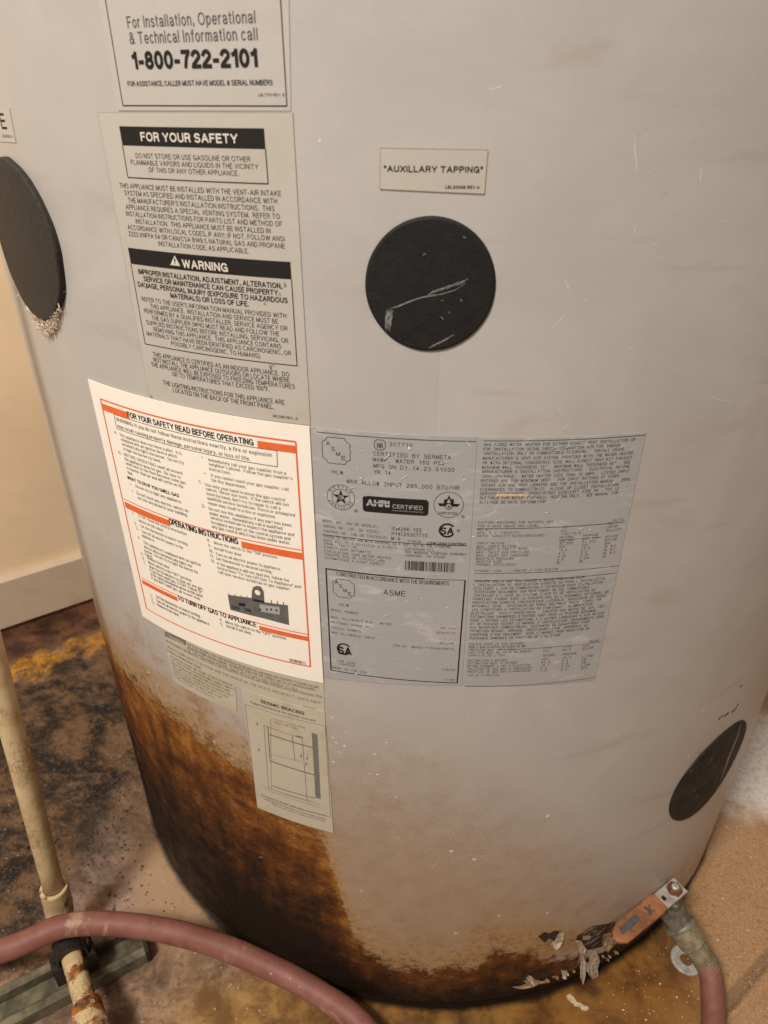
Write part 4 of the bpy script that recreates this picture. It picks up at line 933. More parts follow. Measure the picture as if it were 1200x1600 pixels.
lab = sheet('rating_label', 'foil', [F6.h(72, 98), F6.h(1155, 62), I8.h(918, 806), I8.h(96, 843)], OFF, H, nx=30, ny=40)
ink = Flat(INK); gink = Flat(INK)
p, q = F6.h(105, 120), F6.h(1150, 76); ink.seg((p[0], (p[1] + q[1]) / 2), (q[0], (p[1] + q[1]) / 2), 0.0003)
for t, x, y, x2 in [('GAS FIRED WATER HEATER FOR EITHER DIRECT VENT INSTALLATION OR', 105, 150, 1082), ('FOR INSTALLATION USING INDOOR COMBUSTION AIR FOR INDOOR', 100, 179, 985), ('INSTALLATION ONLY ON COMBUSTIBLE FLOORING.  INSTALL USING', 103, 207, 1010),
                    ("MANUFACTURER'S VENT-AIR SYSTEM PROVIDED WITH THE WATER HEATER", 97, 238, 1068), ('OR WITH OPTIONAL CONCENTRIC SIDE WALL DIRECT VENT KIT CVK3007', 95, 268, 1060), ('MINIMUM WALL THICKNESS 12"   MAXIMUM WALL THICKNESS 60"   SEE', 93, 297, 1050),
                    ("MANUFACTURER'S INSTALLATION INSTRUCTIONS.  ELECTRICAL RATING", 92, 325, 1045), ('120V/1PH/60HZ.  WATER HEATER LESS THAN 12 AMPS.  LISTED INPUT', 90, 355, 1043), ('RATINGS ARE FOR MINIMUM VENT.  FOR INPUT RATINGS AT OTHER', 85, 383, 978),
                    ('INTAKE AIR AND VENT LENGTHS SEE THE INSTALLATION MANUAL   ZERO', 85, 412, 1048), ('CLEARANCES TO COMBUSTIBLES: ALCOVE OR CLOSET INSTALLATION', 80, 440, 975), ('SERVICE CLEARANCES: FRONT/RIGHT SIDE/LEFT SIDE 24 - TOP 12', 78, 467, 975),
                    ('SUITABLE FOR WATER (POTABLE) HEATING ONLY.  SEE MANUAL FOR', 78, 494, 970), ('ALTITUDE DE-RATE INFORMATION.', 75, 522, 520)]: F6.text(ink, t, x, y, x2, 19, 0.0, True)
for t, x, y, x2 in [('FACTORY EQUIPPED FOR NATURAL GAS', 67, 652, 555), ('FOR 0-4500 ABOVE SEA LEVEL', 65, 675, 460), ('UNITS', 935, 640, 1005), ('MAX W.P.', 62, 697, 170), ('160', 607, 684, 645), ('PSI', 903, 660, 940), ('MIN. R.V. CAPACITY', 62, 718, 338), ('301', 600, 707, 640), ('LB/HR', 895, 682, 968),
                    ('WATER CAPACITY RATED/MEASURED', 62, 739, 497), ('119/116.9', 600, 727, 730), ('GALLON', 893, 704, 990), ('NATURAL', 595, 749, 690), ('PROPANE', 743, 739, 845),
                    ('INPUT RATING', 60, 785, 238), ('285,000', 592, 771, 685), ('285,000', 740, 759, 845), ('BTU/HR', 888, 746, 970), ('MIN. INPUT RATING', 58, 806, 312), ('57,000', 592, 790, 680), ('57,000', 737, 779, 828), ('BTU/HR', 885, 768, 965),
                    ('RECOVERY @ 100° F RISE', 57, 824, 385), ('332', 590, 810, 628), ('332', 735, 800, 773), ('GPH', 883, 789, 920), ('MAX. INLET GAS PRESSURE', 55, 844, 397), ('14.0', 588, 831, 640), ('14.0', 733, 821, 790), ('IN. W.C.', 880, 810, 968),
                    ('MIN. INLET GAS PRESSURE', 53, 865, 395), ('4.0', 586, 852, 625), ('8.0', 730, 842, 770), ('IN. W.C.', 876, 831, 964), ('MANIFOLD PRESSURE', 52, 885, 300), ('0.20', 583, 873, 635), ('0.20', 728, 863, 780), ('IN. W.C.', 872, 852, 960), ('ORIFICE SIZE', 55, 905, 220), ('4.9', 578, 894, 618), ('0.204', 722, 884, 785), ('IN.', 868, 873, 900)]: F6.text(gink, t, x, y, x2, 15, 0.0, True)
p, q = F6.h(60, 685), F6.h(1020, 638); ink.seg((p[0], (p[1] + q[1]) / 2), (q[0], (p[1] + q[1]) / 2), 0.0003)
p, q = F6.h(590, 757), F6.h(870, 738); ink.seg((p[0], (p[1] + q[1]) / 2), (q[0], (p[1] + q[1]) / 2), 0.00025)
for t, x, y, x2 in [('THERMAL EFFICIENCY', 168, 93, 425), ('96', 672, 82, 695), ('96', 815, 73, 838), ('STANDBY LOSS - 1.05%/HR / 1103 BTU/HR', 162, 132, 685)]: I8.text(gink, t, x, y, x2, 14, 0, True)
for x, y, x2, y2 in ((165, 140, 1065, 93), (165, 180, 1055, 143), (300, 612, 955, 573), (108, 840, 912, 797)):
    p, q = I8.h(x, y), I8.h(x2, y2); ink.seg((p[0], (p[1] + q[1]) / 2), (q[0], (p[1] + q[1]) / 2), 0.00025)
for i, (t, x, x2) in enumerate([("CHAUFFE-EAU A GAZ EAU CHAUDE A BASSE PRESSION POUR", 165, 850), ("L'INSTALLATION DE VENTILATION DIRECTE OU POUR L'INSTALLATION", 155, 980), ("UTILISANT L'AIR DE COMBUSTION D'INTERIEUR POUR INSTALLATION", 157, 965), ("INTERIEURE SEULEMENT SUR REVETEMENT DE SOL COMBUSTIBLE.", 160, 895),
                  ("INSTALLER A L'AIDE DU SYSTEME D'AIR ET DE VENTILATION DU", 158, 918), ("FABRICANT FOURNI AVEC LA CHAUFFE-EAU OU L'ENSEMBLE OPTIONNEL DE", 150, 1000), ("VENTILATION DIRECTE CONCENTRIQUE LATERALE. EPAISSEUR DE PAROI", 150, 985), ("MINIMALE 30CM.  EPAISSEUR DE PAROI MAXIMALE 150CM  CONSULTER", 147, 955),
                  ("LES DIRECTIVES D'INSTALLATION DU FABRICANT.  ALIMENTATION", 147, 900), ("ELECTRIQUE: 120V/1-PHASE/60HZ.  CHAUFFE-EAU MOINS DE 12A. LES", 142, 970), ("ESTIMATIONS ENUMEREES D'ENTREE SONT POUR LE PASSAGE MINIMUM.", 138, 930), ("POUR L'ENTREE LES ESTIMATIONS A D'AUTRES LONGUEURS D'AIR NOTION", 137, 972),
                  ("ET DE PASSAGE VOIENT LE MANUEL D'INSTALLATION. DEGAGEMENTS ZERO", 135, 970), ("AUX MATERIAUX COMBUSTIBLES. DISTANCES DE DEGAGEMENT POUR", 135, 880), ("ENTRETIEN DEVANT. ARRIERE, DROIT/AVANT 61CM. APPROPRIE AU", 133, 868), ("CHAUFFAGE D'EAU SEULEMENT. VOIR LE MANUEL POUR REDUCTION DE", 132, 880), ("PUISSANCE NOMINALE EN FONCTION DE L'ALTITUDE.", 132, 712)]):
    I8.text(ink, t, x, 197 + 22.2 * i, x2, 15, 0.0, True)
for t, x, y, x2 in [('EQUIPE POUR LE GAZ NATUREL', 130, 589, 475), ('UNITES', 880, 575, 940), ('POUR 0-4500 AU-DESSUS DU NIVEAU DE MER', 128, 607, 485), ("PRESSION MAX. DE L'EAU", 127, 624, 415), ('CAPACITE MIN. DE VALVE DE SURETE', 125, 641, 518), ("CAPACITE DE L'EAU", 123, 659, 350),
                    ("ESTIMATION D'ENTREE", 120, 691, 370), ("ESTIMATION MIN. D'ENTREE", 120, 709, 430), ("RETABLISSEMENT A 38C D'ELEVATION", 118, 727, 510), ("PRESSION DE GAZ MAX D'ADMISSION", 118, 745, 518), ("PRESSION DE GAZ MIN D'ADMISSION", 118, 762, 515), ("TAILLE D'ORIFICE", 117, 783, 320), ('NATUREL', 590, 662, 670), ('PROPANE', 715, 655, 800)]: I8.text(gink, t, x, y, x2, 13, 0.0, True)
for i in range(7):
    for x, t in ((588 - i * 3, ('1110', '160', '450', '83.5', '16.7', '3.4', '1.0')[i]), (712 - i * 2, ('1110', '83.5', '16.7', '3.4', '2.0', '0.05', '5.2')[i]), (838 - i * 2, ('KPA', 'KG/HR', 'LITRE', 'KW', 'KW', 'L/HR', 'KPA')[i])):
        y = (624, 641, 691, 709, 727, 745, 762)[i] - (x - 588) * 0.062 - 6
        I8.text(gink, t, x, y, x + 14 * len(t), 13, 0.0, True)
ink.build('lettering', 'ink', lab); gink.build('lettering', 'greyink', lab)
scuffs(lab, 34, ((0.026, 0.10), (0.40, 0.555)), INK + 0.0003)
sp = Flat(INK + 0.0003)
for x, y in [(512, 578), (945, 385), (730, 680), (790, 690), (40, 735)]: spot(sp, F6.h(x, y), 0.0008, 0.7)
sp.build('scuff_marks', 'scuff', lab)
sp = Flat(INK + 0.0002); 
for x in (205, 240, 275, 310, 345, 375): spot(sp, F6.h(x, 466), 0.0022, 0.5)
sp.build('cream_rub_mark', 'palerub', lab)

# --- tapping labels
lab = sheet('tapping_label', 'clear', [S7.h(230, 130), S7.h(935, 142), S7.h(912, 432), S7.h(225, 400)], OFF, H, nx=16, ny=8)
ink = Flat(INK); S7.text(ink, '"AUXILLARY TAPPING"', 253, 288, 902, 43, 0.03); S7.text(ink, 'LBL20099 REV A', 655, 398, 882, 21, 0.03); ink.build('lettering', 'ink', lab)
rimf = Flat(INK); q = [S7.h(230, 130), S7.h(935, 142), S7.h(912, 432), S7.h(225, 400)]; rimf.path(q, 0.0002, True); rimf.build('label_edge', 'brownspot', lab)
e = L1.h(100, 285); t_ = L1.h(60, 75)
lab = sheet('tapping_label', 'plainlabel', [(t_[0] - 0.055, t_[1]), t_, e, (e[0] - 0.055, e[1] + 0.0)], OFF, H, nx=16, ny=8)
ink = Flat(INK); es = L1.h(50, 203); et = L1.h(50, 105); typeset(ink, 'SIDE', es[0] - 0.030, es[1], 0.030, et[1] - es[1], 0.15)
L1.text(ink, '20098 REV A', 20, 252, 85, 18, 0.0); ink.build('lettering', 'ink', lab)

# --- bracing notice and bracing diagram
lab = sheet('bracing_notice_label', 'stained', [H8.h(60, 60), H8.h(1062, 395), H8.h(1068, 612), H8.h(88, 235)], OFF, H, nx=30, ny=10)
ink = Flat(INK); wh = Flat(INK + 0.0001)
H8.poly(ink, [(70, 102), (204, 155), (207, 190), (75, 134)]); H8.text(wh, '! WARNING', 90, 133, 195, 16, 0.02)
for i, (t, x, y, x2) in enumerate([('THE STATE REQUIRES THAT THIS WATER HEATER BE BRACED, ANCHORED OR STRAPPED TO AVOID FALLING', 215, 190, 1035), ('OR MOVING DURING AN EARTHQUAKE.  SEE INSTRUCTIONS FOR THE CORRECT INSTALLATION PROCEDURES', 215, 208, 1015), ('OF THIS APPLIANCE BEFORE YOU PLACE IT INTO ANY SERVICE AT ALL', 215, 226, 905),
                                   ('HEATER MUST BE BRACED, ANCHORED, OR STRAPPED TO AVOID MOVING DURING AN EARTHQUAKE PER', 82, 168, 1055), ('HEALTH AND SAFETY SECTION AND THE OFFICE OF THE STATE ARCHITECT, SUITE 400 P', 90, 205, 1050), ('STREET, FOR INSTRUCTIONS', 90, 230, 300)]): H8.text(ink, t, x, y, x2, 14, 0.0)
H8.text(ink, 'LBL2078 REV A', 940, 578, 1020, 9)
ink.build('lettering', 'paleink', lab); wh.build('lettering', 'stained', lab)
lab2 = sheet('bracing_strip_label', 'stained', [H8.h(88, 236), H8.h(508, 452), H8.h(525, 608), H8.h(130, 415)], OFF + 0.0001, H, nx=16, ny=8, rag=0.0008)
ink = Flat(INK + 0.0001)
for i in range(7):
    H8.text(ink, ('ATTENTION SEISMIC RESTRAINT OF WATER HEATER', 'USE TWO STRAPS ON UPPER AND LOWER THIRDS', 'KEEP FOUR INCHES ABOVE THE CONTROLS AND', 'SECURE TO STUDS WITH LAG SCREWS ONLY', 'CHECK LOCAL CODES FOR ANY OTHER', 'REQUIREMENTS BEFORE THE', 'HEATER IS USED')[i], 108 + i * 5, 262 + i * 22, (495, 500, 480, 505, 470, 430, 380)[i], 12)
ink.build('lettering', 'paleink', lab2)
lab3 = sheet('bracing_diagram_label', 'stained', [H8.h(552, 462), H8.h(1070, 604), H8.h(1125, 1362), H8.h(652, 1203)], OFF + 0.0002, H, nx=20, ny=24, rag=0.0004)
ink = Flat(INK + 0.0002); gy = Flat(INK + 0.0002)
H8.text(ink, 'SEISMIC BRACING', 672, 547, 945, 20, 0.03); H8.text(ink, 'Suggested method for seismic restraint', 607, 549, 1018, 13)
H8.path(gy, [(575, 558), (1075, 692), (1108, 1262), (640, 1118)], 0.00035, True)
for pts, wd in [([(735, 645), (738, 1095)], .0003), ([(692, 690), (722, 1090)], .0004), ([(716, 695), (730, 900)], .0008), ([(692, 690), (930, 770)], .0004), ([(930, 770), (962, 1165)], .0004), ([(722, 745), (1008, 832)], .0011), ([(728, 910), (1012, 1000)], .0011), ([(868, 755), (886, 910)], .0005), ([(740, 870), (930, 915)], .0003),
                ([(742, 1068), (1012, 1145)], .0009), ([(678, 1065), (1045, 1185)], .0004), ([(690, 1085), (1040, 1200)], .0004), ([(740, 1090), (1000, 1165)], .0004), ([(1018, 1000), (1030, 1140)], .0012)]: H8.path(gy, pts, wd)
H8.poly(gy, [(990, 735), (1026, 746), (1046, 1150), (1014, 1140)])
for t, x, y, x2 in [('STRAP TO BUILDING', 752, 655, 950), ('STRUCTURE STUDS', 752, 672, 905), ('TIE DOWN ALL POINTS', 890, 760, 935), ('Bracing shall be at points within upper and lower third of', 680, 1128, 1080), ('vertical dimension. Lower point four inches above controls.', 690, 1152, 1080), ('See local code for approved methods', 745, 1188, 1075)]: H8.text(gy, t, x, y, x2, 10)
for x, y in ((645, 690), (655, 850), (918, 890), (955, 905), (950, 940)): H8.text(gy, '4', x, y, x + 14, 22)
ink.build('lettering', 'greyink', lab3); gy.build('bracing_diagram', 'paleink', lab3)

# --- wear on jacket and covers
L = []; L2 = []
for cx, cy, rx, ry, n in ((1000, 250, 90, 60, 9), (1060, 330, 90, 60, 7), (1010, 500, 130, 70, 12), (1090, 620, 80, 60, 6), (860, 640, 60, 40, 5), (960, 130, 160, 60, 4), (1050, 1000, 80, 120, 6), (700, 1300, 180, 120, 8)):
    for _ in range(n):
        p = hit(random.gauss(cx, rx * 0.6), random.gauss(cy, ry * 0.6)); a = random.gauss(0.65, 0.35) if random.random() < 0.8 else random.uniform(0, 3.1); l = min(0.022, random.expovariate(1 / 0.0035) + 0.0008)
        (L if random.random() < 0.45 else L2).append(wiggle(p, (p[0] + l * math.cos(a), p[1] + l * math.sin(a)), 5, 0.00012 + l * 0.03))
strokes('scratches', 'scuff', H, 0.00004, L, 0.00026); strokes('scratches', 'softscuff', H, 0.00004, L2, 0.00030)
sp = Flat(0.0001)
for x, y, r in [(525, 1160, .0012), (538, 1165, .0014), (521, 1190, .0014), (530, 1175, .0009), (585, 1178, .0012), (604, 1160, .001), (590, 1210, .0012), (578, 1208, .0008), (620, 1245, .001), (1030, 1295, .0013), (500, 220, .0008)]: spot(sp, hit(x, y), r, 0.6)
for _ in range(60): spot(sp, hit(random.uniform(560, 1040), random.uniform(1100, 1450)), random.uniform(.0002, .0006), 0.8)
sp.build('white_spots', 'scuff', H)
sp = Flat(0.0001)
for x, y in [(1124, 1123), (1128, 1119), (1133, 1118), (1137, 1115), (1147, 1110), (1150, 1106), (1153, 1101), (1158, 1072), (1144, 1112)]: spot(sp, hit(x, y), 0.0016, 1.2)
sp.build('faded_lettering', 'rim', H)
L = []
for k in range(9): L.append(wiggle(S7.h(262 + 4 * k, 1330 + random.uniform(-15, 8)), S7.h(272 + 5 * k, 1185 + random.uniform(-5, 10)), 6, 0.0002))
for k in range(3): L.append([S7.h(x, y + 2 * k + random.uniform(-2, 2)) for x, y in ((295, 1182), (350, 1165), (430, 1133), (500, 1108), (560, 1098), (640, 1085))])
for k in range(12): L.append(wiggle(S7.h(540 + 18 * k, 1095 - 6 * k), S7.h(590 + 20 * k, 1062 - 7 * k), 4, 0.00025))
L.append([S7.h(x, y) for x, y in ((560, 1105), (640, 1085), (720, 1062), (790, 1015))])
for k in range(8): L.append(wiggle(S7.h(545 + 14 * k, 1448 - 7 * k), S7.h(590 + 18 * k, 1415 - 9 * k), 4, 0.0002))
for k in range(6):
    x, y = random.uniform(350, 850), random.uniform(680, 1380); L.append(wiggle(S7.h(x, y), S7.h(x + random.uniform(10, 40), y + random.uniform(-15, 20)), 3, 0.0002))
strokes('scuff_marks', 'graze', auxcap, 0.0012 + 0.0001, L, 0.00032)
K6 = Crop(980, 1050, 0.21867); L = []
for k in range(4): L.append([K6.h(x + 3 * k, y) for x, y in ((795, 365), (775, 440), (740, 530), (710, 600), (680, 690), (645, 780))])
for k in range(12):
    x, y = random.uniform(430, 640), random.uniform(560, 900); L.append(wiggle(K6.h(x, y), K6.h(x + 25, y - 30), 3, 0.0003))
strokes('crease', 'graze', rightcap, 0.0014 + 0.0001, L, 0.0011)
# torn fibre below the left cover
V = []; Fc = []
for _ in range(620):
    a = random.gauss(-math.pi / 2 + 0.05, 0.30); rr = 0.0430 + random.uniform(-0.0012, 0.0105) * max(0.15, 1 - abs(a + math.pi / 2) / 0.7)
    s, z = CL[0] + rr * math.cos(a), CL[1] + rr * math.sin(a); o = random.uniform(0.0004, 0.0036)
    p = Vector(cyl(s, z, o)); d = Vector((random.uniform(-1, 1), random.uniform(-1, 1), random.uniform(-1, 1))).normalized() * random.uniform(0.0008, 0.0022)
    e = d.orthogonal().normalized() * random.uniform(0.0002, 0.00045); k = len(V)
    f_ = d.cross(e).normalized() * e.length
    V += [p - d + e, p - d - e, p - d + f_, p + d]; Fc += [(k, k + 1, k + 3), (k + 1, k + 2, k + 3), (k + 2, k, k + 3), (k, k + 2, k + 1)]
obj('torn_fibre', V, Fc, 'wool', H)

# peeling paint by the valve
K8 = Crop(700, 1400, 0.33333)
def torn(pts, mat, o0, o1):
    """ragged curled scrap: outline in the crop, lifted more and more towards its lower end"""
    q = [K8.h(*p) for p in pts]; zs_ = [b for a, b in q]; zt_, zl_ = max(zs_), min(zs_); c = (sum(a for a, b in q) / len(q), sum(zs_) / len(q))
    ring_ = []
    for (a, b), (a2, b2) in zip(q, q[1:] + q[:1]): ring_ += [(a, b), ((a + a2) / 2 + random.uniform(-.0006, .0006), (b + b2) / 2 + random.uniform(-.0006, .0006))]
    V = [] ; lay = (1.0, 0.55)
    for f in lay:
        for a, b in ring_:
            a_, b_ = c[0] + (a - c[0]) * f, c[1] + (b - c[1]) * f; t = max(0.0, (zt_ - b_) / max(zt_ - zl_, 1e-6))
            V.append(cyl(a_, max(b_, 0.002), max(0.0003, o0 + (o1 - o0) * t ** 1.6 + random.uniform(-.0009, .0009) - (0.0012 if f < 1 else 0))))
    V.append(cyl(c[0], c[1], o0 + (o1 - o0) * 0.4 - 0.001)); n = len(ring_)
    Fc = [(j, n + j, n + (j + 1) % n, (j + 1) % n) for j in range(n)] + [(n + j, 2 * n, n + (j + 1) % n) for j in range(n)]
    o = obj('paint_flake', V, Fc, mat, H); md = o.modifiers.new('thickness', 'SOLIDIFY'); md.thickness = 0.0004; md.offset = 1
torn([(590, 198), (622, 205), (642, 238), (630, 272), (642, 302), (632, 350), (616, 398), (608, 360), (622, 310), (612, 255)], 'flake', 0.0010, 0.0045)
torn([(648, 245), (690, 252), (705, 292), (690, 372), (664, 380), (640, 332), (656, 290)], 'flake', 0.0010, 0.0035)
torn([(522, 158), (542, 168), (532, 206), (500, 238), (478, 216), (510, 198)], 'flake', 0.0008, 0.003)
torn([(720, 190), (765, 185), (770, 215), (735, 245), (715, 225)], 'flake2', 0.001, 0.004)
torn([(350, 395), (410, 388), (470, 392), (440, 404), (380, 410)], 'flake2', 0.0004, 0.0012)
torn([(300, 424), (370, 410), (420, 414), (350, 428)], 'flake2', 0.0004, 0.0010)
torn([(530, 350), (555, 345), (548, 372), (535, 375)], 'flake', 0.0006, 0.003)
for k in range(26):
    x, y = random.uniform(330, 790), random.uniform(-28, 14); y += 400 - max(0, x - 480) * 0.42; q = random.uniform(4, 11)
    torn([(x - q, y - q * .4), (x - q * .2, y - q * .7), (x + q, y - q * .3), (x + q * .6, y + q * .5), (x - q * .5, y + q * .6)], random.choice(('flake', 'flake2', 'flake2')), 0.0004, random.uniform(0.001, 0.0022))
fl = Flat(0.00015)
def ragged(fl, pts, j=0.0012):
    q = []
    for a, b in zip(pts, pts[1:] + pts[:1]):
        for t in (0, 0.33, 0.66): q.append((a[0] + (b[0] - a[0]) * t + random.uniform(-j, j), a[1] + (b[1] - a[1]) * t + random.uniform(-j, j)))
    fl.fan(q)
ragged(fl, [hit(*p) for p in ((841, 1463), (850, 1456), (858, 1458), (866, 1454), (876, 1456), (869, 1462), (868, 1470), (858, 1467), (850, 1472))], 0.0008)
ragged(fl, [hit(*p) for p in ((900, 1462), (925, 1447), (960, 1440), (965, 1460), (940, 1480), (905, 1485))])
ragged(fl, [hit(*p) for p in ((808, 1525), (840, 1517), (868, 1520), (850, 1528), (815, 1532))], 0.0006)
fl.build('bare_metal_patch', 'base', H)
L = []
for _ in range(46):
    p = hit(random.uniform(900, 960), random.uniform(1445, 1480)); L.append(wiggle(p, (p[0] + random.uniform(0.004, 0.010), p[1] + random.uniform(0.001, 0.004)), 4, 0.0003))
strokes('split_paint', 'flake', H, 0.0004, L, 0.0007)

# ------------------------------------------------------------------ drain valve (a part of the heater)
th = 0.70; rad = Vector((math.sin(th), -math.cos(th), 0)); tan = Vector((math.cos(th), math.sin(th), 0)); UPV = Vector((0, 0, 1))
VB = at(1047, 1421, 0.064)                                  # centre of the valve body
outE = at(1108, 1512, 0.030); outD = (outE - VB).normalized()
V, Fc = lathe(rad * 0.352 + UPV * 0.062, (VB - (rad * 0.352 + UPV * 0.062)), [(0, 0.0105), (0.006, 0.0105), (0.008, 0.0088), ((VB - (rad * 0.352 + UPV * 0.062)).length, 0.0088)], 24)
valve = obj('drain_valve', V, Fc, 'brass', H, smooth=False)
LEN = (outE - VB).length
V, Fc = lathe(VB - outD * 0.013, outD, [(0, 0.006), (0.001, 0.0095), (0.006, 0.0118), (0.013, 0.0125), (0.020, 0.0118), (0.0255, 0.0115)], 8)
V2, F2 = lathe(VB, UPV, [(0, 0.008), (0.016, 0.008), (0.017, 0.0065), (0.027, 0.0065)], 6)
k = len(V); obj('valve_body', V + V2, Fc + [tuple(a + k for a in f) for f in F2], 'oldbody', valve)
V, Fc = lathe(VB, outD, [(0.0120, 0.0090), (0.0123, 0.0140), (0.0130, 0.0146), (0.0155, 0.0146), (0.0161, 0.0138), (0.0168, 0.0090)], 32); obj('flange', V, Fc, 'oldzinc', valve)
prof = [(0.014, 0.0104), (0.0170, 0.0124), (0.0330, 0.0124), (0.0338, 0.0118), (0.0342, 0.0094), (0.0355, 0.0094)]
t = 0.0355
while t < LEN + 0.002: prof += [(t, 0.0092), (t + 0.0007, 0.0106), (t + 0.0014, 0.0106), (t + 0.0021, 0.0092)]; t += 0.0026
V, Fc = lathe(VB, outD, prof, 28); obj('hose_thread', V, Fc, 'brass', valve)
# lever: frame along the pixel line bolt -> tip on a plane above the body
LZ = 0.091; bo = at(1053, 1392, LZ); ti = at(962, 1468, LZ - 0.004)
ex = (ti - bo).normalized(); ez = (UPV - ex * UPV.dot(ex)).normalized(); ey = ez.cross(ex); LL = (ti - bo).length
W = 0.0076
out_ = [(-0.009, -W), (LL * 0.30, -W), (LL * 0.30, W), (-0.009, W)]
V, Fc = plate(out_, bo, ex, ey, ez, 0.0022); lever = obj('lever_plate', V, Fc, 'steel', valve)
og_ = [(LL * 0.24, -W * 0.95), (LL * 0.32, -W * 1.12), (LL * 0.9, -W * 1.06), (LL * 0.98, -W * 0.72), (LL * 1.03, -W * 0.2), (LL * 1.0, W * 0.5), (LL * 0.92, W * 1.05), (LL * 0.32, W * 1.12), (LL * 0.24, W * 0.95)]
V, Fc = plate(og_, bo - ez * 0.0008, ex, ey, ez, 0.0042, 0.0009); obj('lever_grip', V, Fc, 'grip', valve)
def on_lever(poly, h):
    n = len(poly); V = [bo + ex * x + ey * y + ez * h for x, y in poly]
    return V, [tuple(range(n))]
VV = []; FF = []
def addp(poly):
    V_, F_ = on_lever(poly, 0.00355); k = len(VV); VV.extend(V_); FF.extend(tuple(a + k for a in f) for f in F_)
x = LL * 0.60
addp([(LL * 0.62, -0.0040), (LL * 0.64, -0.0046), (LL * 0.80, -0.0042), (LL * 0.90, -0.0044), (LL * 0.91, 0.0018), (LL * 0.83, 0.0015), (LL * 0.82, 0.0021), (LL * 0.70, 0.0017), (LL * 0.62, 0.0020)])
for a, b in (((.40, -.003), (.50, .0035)), ((.41, .0035), (.48, -.0035)), ((.455, -.004), (.465, .004))):
    dx, dy = (b[0] - a[0]) * LL, b[1] - a[1]; q = math.hypot(dx, dy); nx, ny = -dy / q * 0.0008, dx / q * 0.0008
    VVk = [(a[0] * LL + nx, a[1] + ny), (b[0] * LL + nx, b[1] + ny), (b[0] * LL - nx, b[1] - ny), (a[0] * LL - nx, a[1] - ny)]
    V_, F_ = on_lever(VVk, 0.0036 + 0.00005 * a[0] * 10); k = len(VV); VV.extend(V_); FF.extend(tuple(c + k for c in f) for f in F_)
obj('grip_print', VV, FF, 'gripink', valve)
V, Fc = lathe(bo - ez * 0.004, ez, [(0, 0.0072), (0.0062, 0.0072), (0.0066, 0.0068), (0.0075, 0.0066), (0.0095, 0.006)], 6); obj('lever_nut', V, Fc, 'boltrust', valve)
V, Fc = lathe(bo + ez * 0.0045, ez, [(0, 0.0032), (0.0035, 0.0032), (0.0042, 0.0024)], 16); obj('stem_end', V, Fc, 'steel', valve)
q = [(LL * 0.165, -0.002), (LL * 0.215, -0.002), (LL * 0.215, 0.002), (LL * 0.165, 0.002)]
V_, F_ = on_lever(q, 0.0026); obj('stop_slot', V_, F_, 'base', valve)

# ------------------------------------------------------------------ red hose from the valve, out past the camera side and back over the pipe
HR = 0.0102
e0 = outE - outD * 0.010
ctrl = [e0 + outD * 0.006, at(1112, 1530, 0.026), at(1114, 1565, 0.021), at(1115, 1610, 0.017), Vector((0.235, -0.43, 0.0135)), Vector((0.19, -0.475, 0.013)), Vector((0.10, -0.475, 0.013)), Vector((0.02, -0.437, 0.015)),
        at(570, 1606, 0.020), at(500, 1553, 0.026), at(420, 1510, 0.034), at(330, 1473, 0.046), at(230, 1449, 0.060), at(110, 1445, 0.070), at(0, 1486, 0.066), Vector((-0.47, -0.40, 0.045)), Vector((-0.60, -0.45, 0.018)), Vector((-0.80, -0.50, 0.013))]
P = spline(ctrl, 12)
rads = [HR * (1.0 + 0.035 * mnoise.noise((i * 0.23, 1.7, 0))) for i in range(len(P))]
V, Fc = tube(P, rads, 20)
tag(obj('garden_hose', V, Fc, 'hose', smooth=True), 'faded red rubber hose running from the drain valve over the cream pipe', 'hose')

# ------------------------------------------------------------------ cream pipe at the left
PB = at(84, 1386, 0.085); PT = at(23, 1156, PB.z + 0.185)
pd = (PT - PB).normalized(); PR = 0.0088
lowd = Vector((0.64, -0.768, 0)).normalized()
EL = PB - pd * 0.052; EL = Vector((EL.x, EL.y, 0.046))
pipe = tag(empty('water_pipe', (EL.x, EL.y, 0.0)), 'cream painted pipe with cracked paint and rusty elbow beside the heater', 'pipe')
def pobj(name, V, Fc, mat, smooth=True):
    o = obj(name, [Vector(v) - Vector((EL.x, EL.y, 0)) for v in V], Fc, mat, pipe, smooth=smooth); return o
V, Fc = tube([PB - pd * 0.012 + pd * (0.9 * i / 20) for i in range(21)], PR, 24); pobj('riser', V, Fc, 'pipe')
V, Fc = lathe(PB - pd * 0.026, pd, [(0, 0.0125), (0.003, 0.0122), (0.025, 0.0122), (0.0262, 0.0117), (0.0264, 0.0092), (0.020, 0.0090)], 28); pobj('socket', V, Fc, 'fit', False)
eb = [PB - pd * 0.024, PB - pd * 0.036, EL + pd * 0.010 + lowd * 0.001, EL + lowd * 0.004, EL + lowd * 0.016, EL + lowd * 0.026]
V, Fc = tube(spline(eb, 6), 0.0116, 24); pobj('elbow', V, Fc, 'rustpipe')
V, Fc = tube([EL + lowd * (0.02 + 0.28 * i / 10) for i in range(11)], PR, 24); pobj('floor_run', V, Fc, 'rustpipe')
V, Fc = lathe(EL + lowd * 0.092, lowd, [(0, 0.0100), (0.0005, 0.0122), (0.020, 0.0122), (0.0205, 0.0102)], 28); pobj('coupling', V, Fc, 'rustpipe', False)

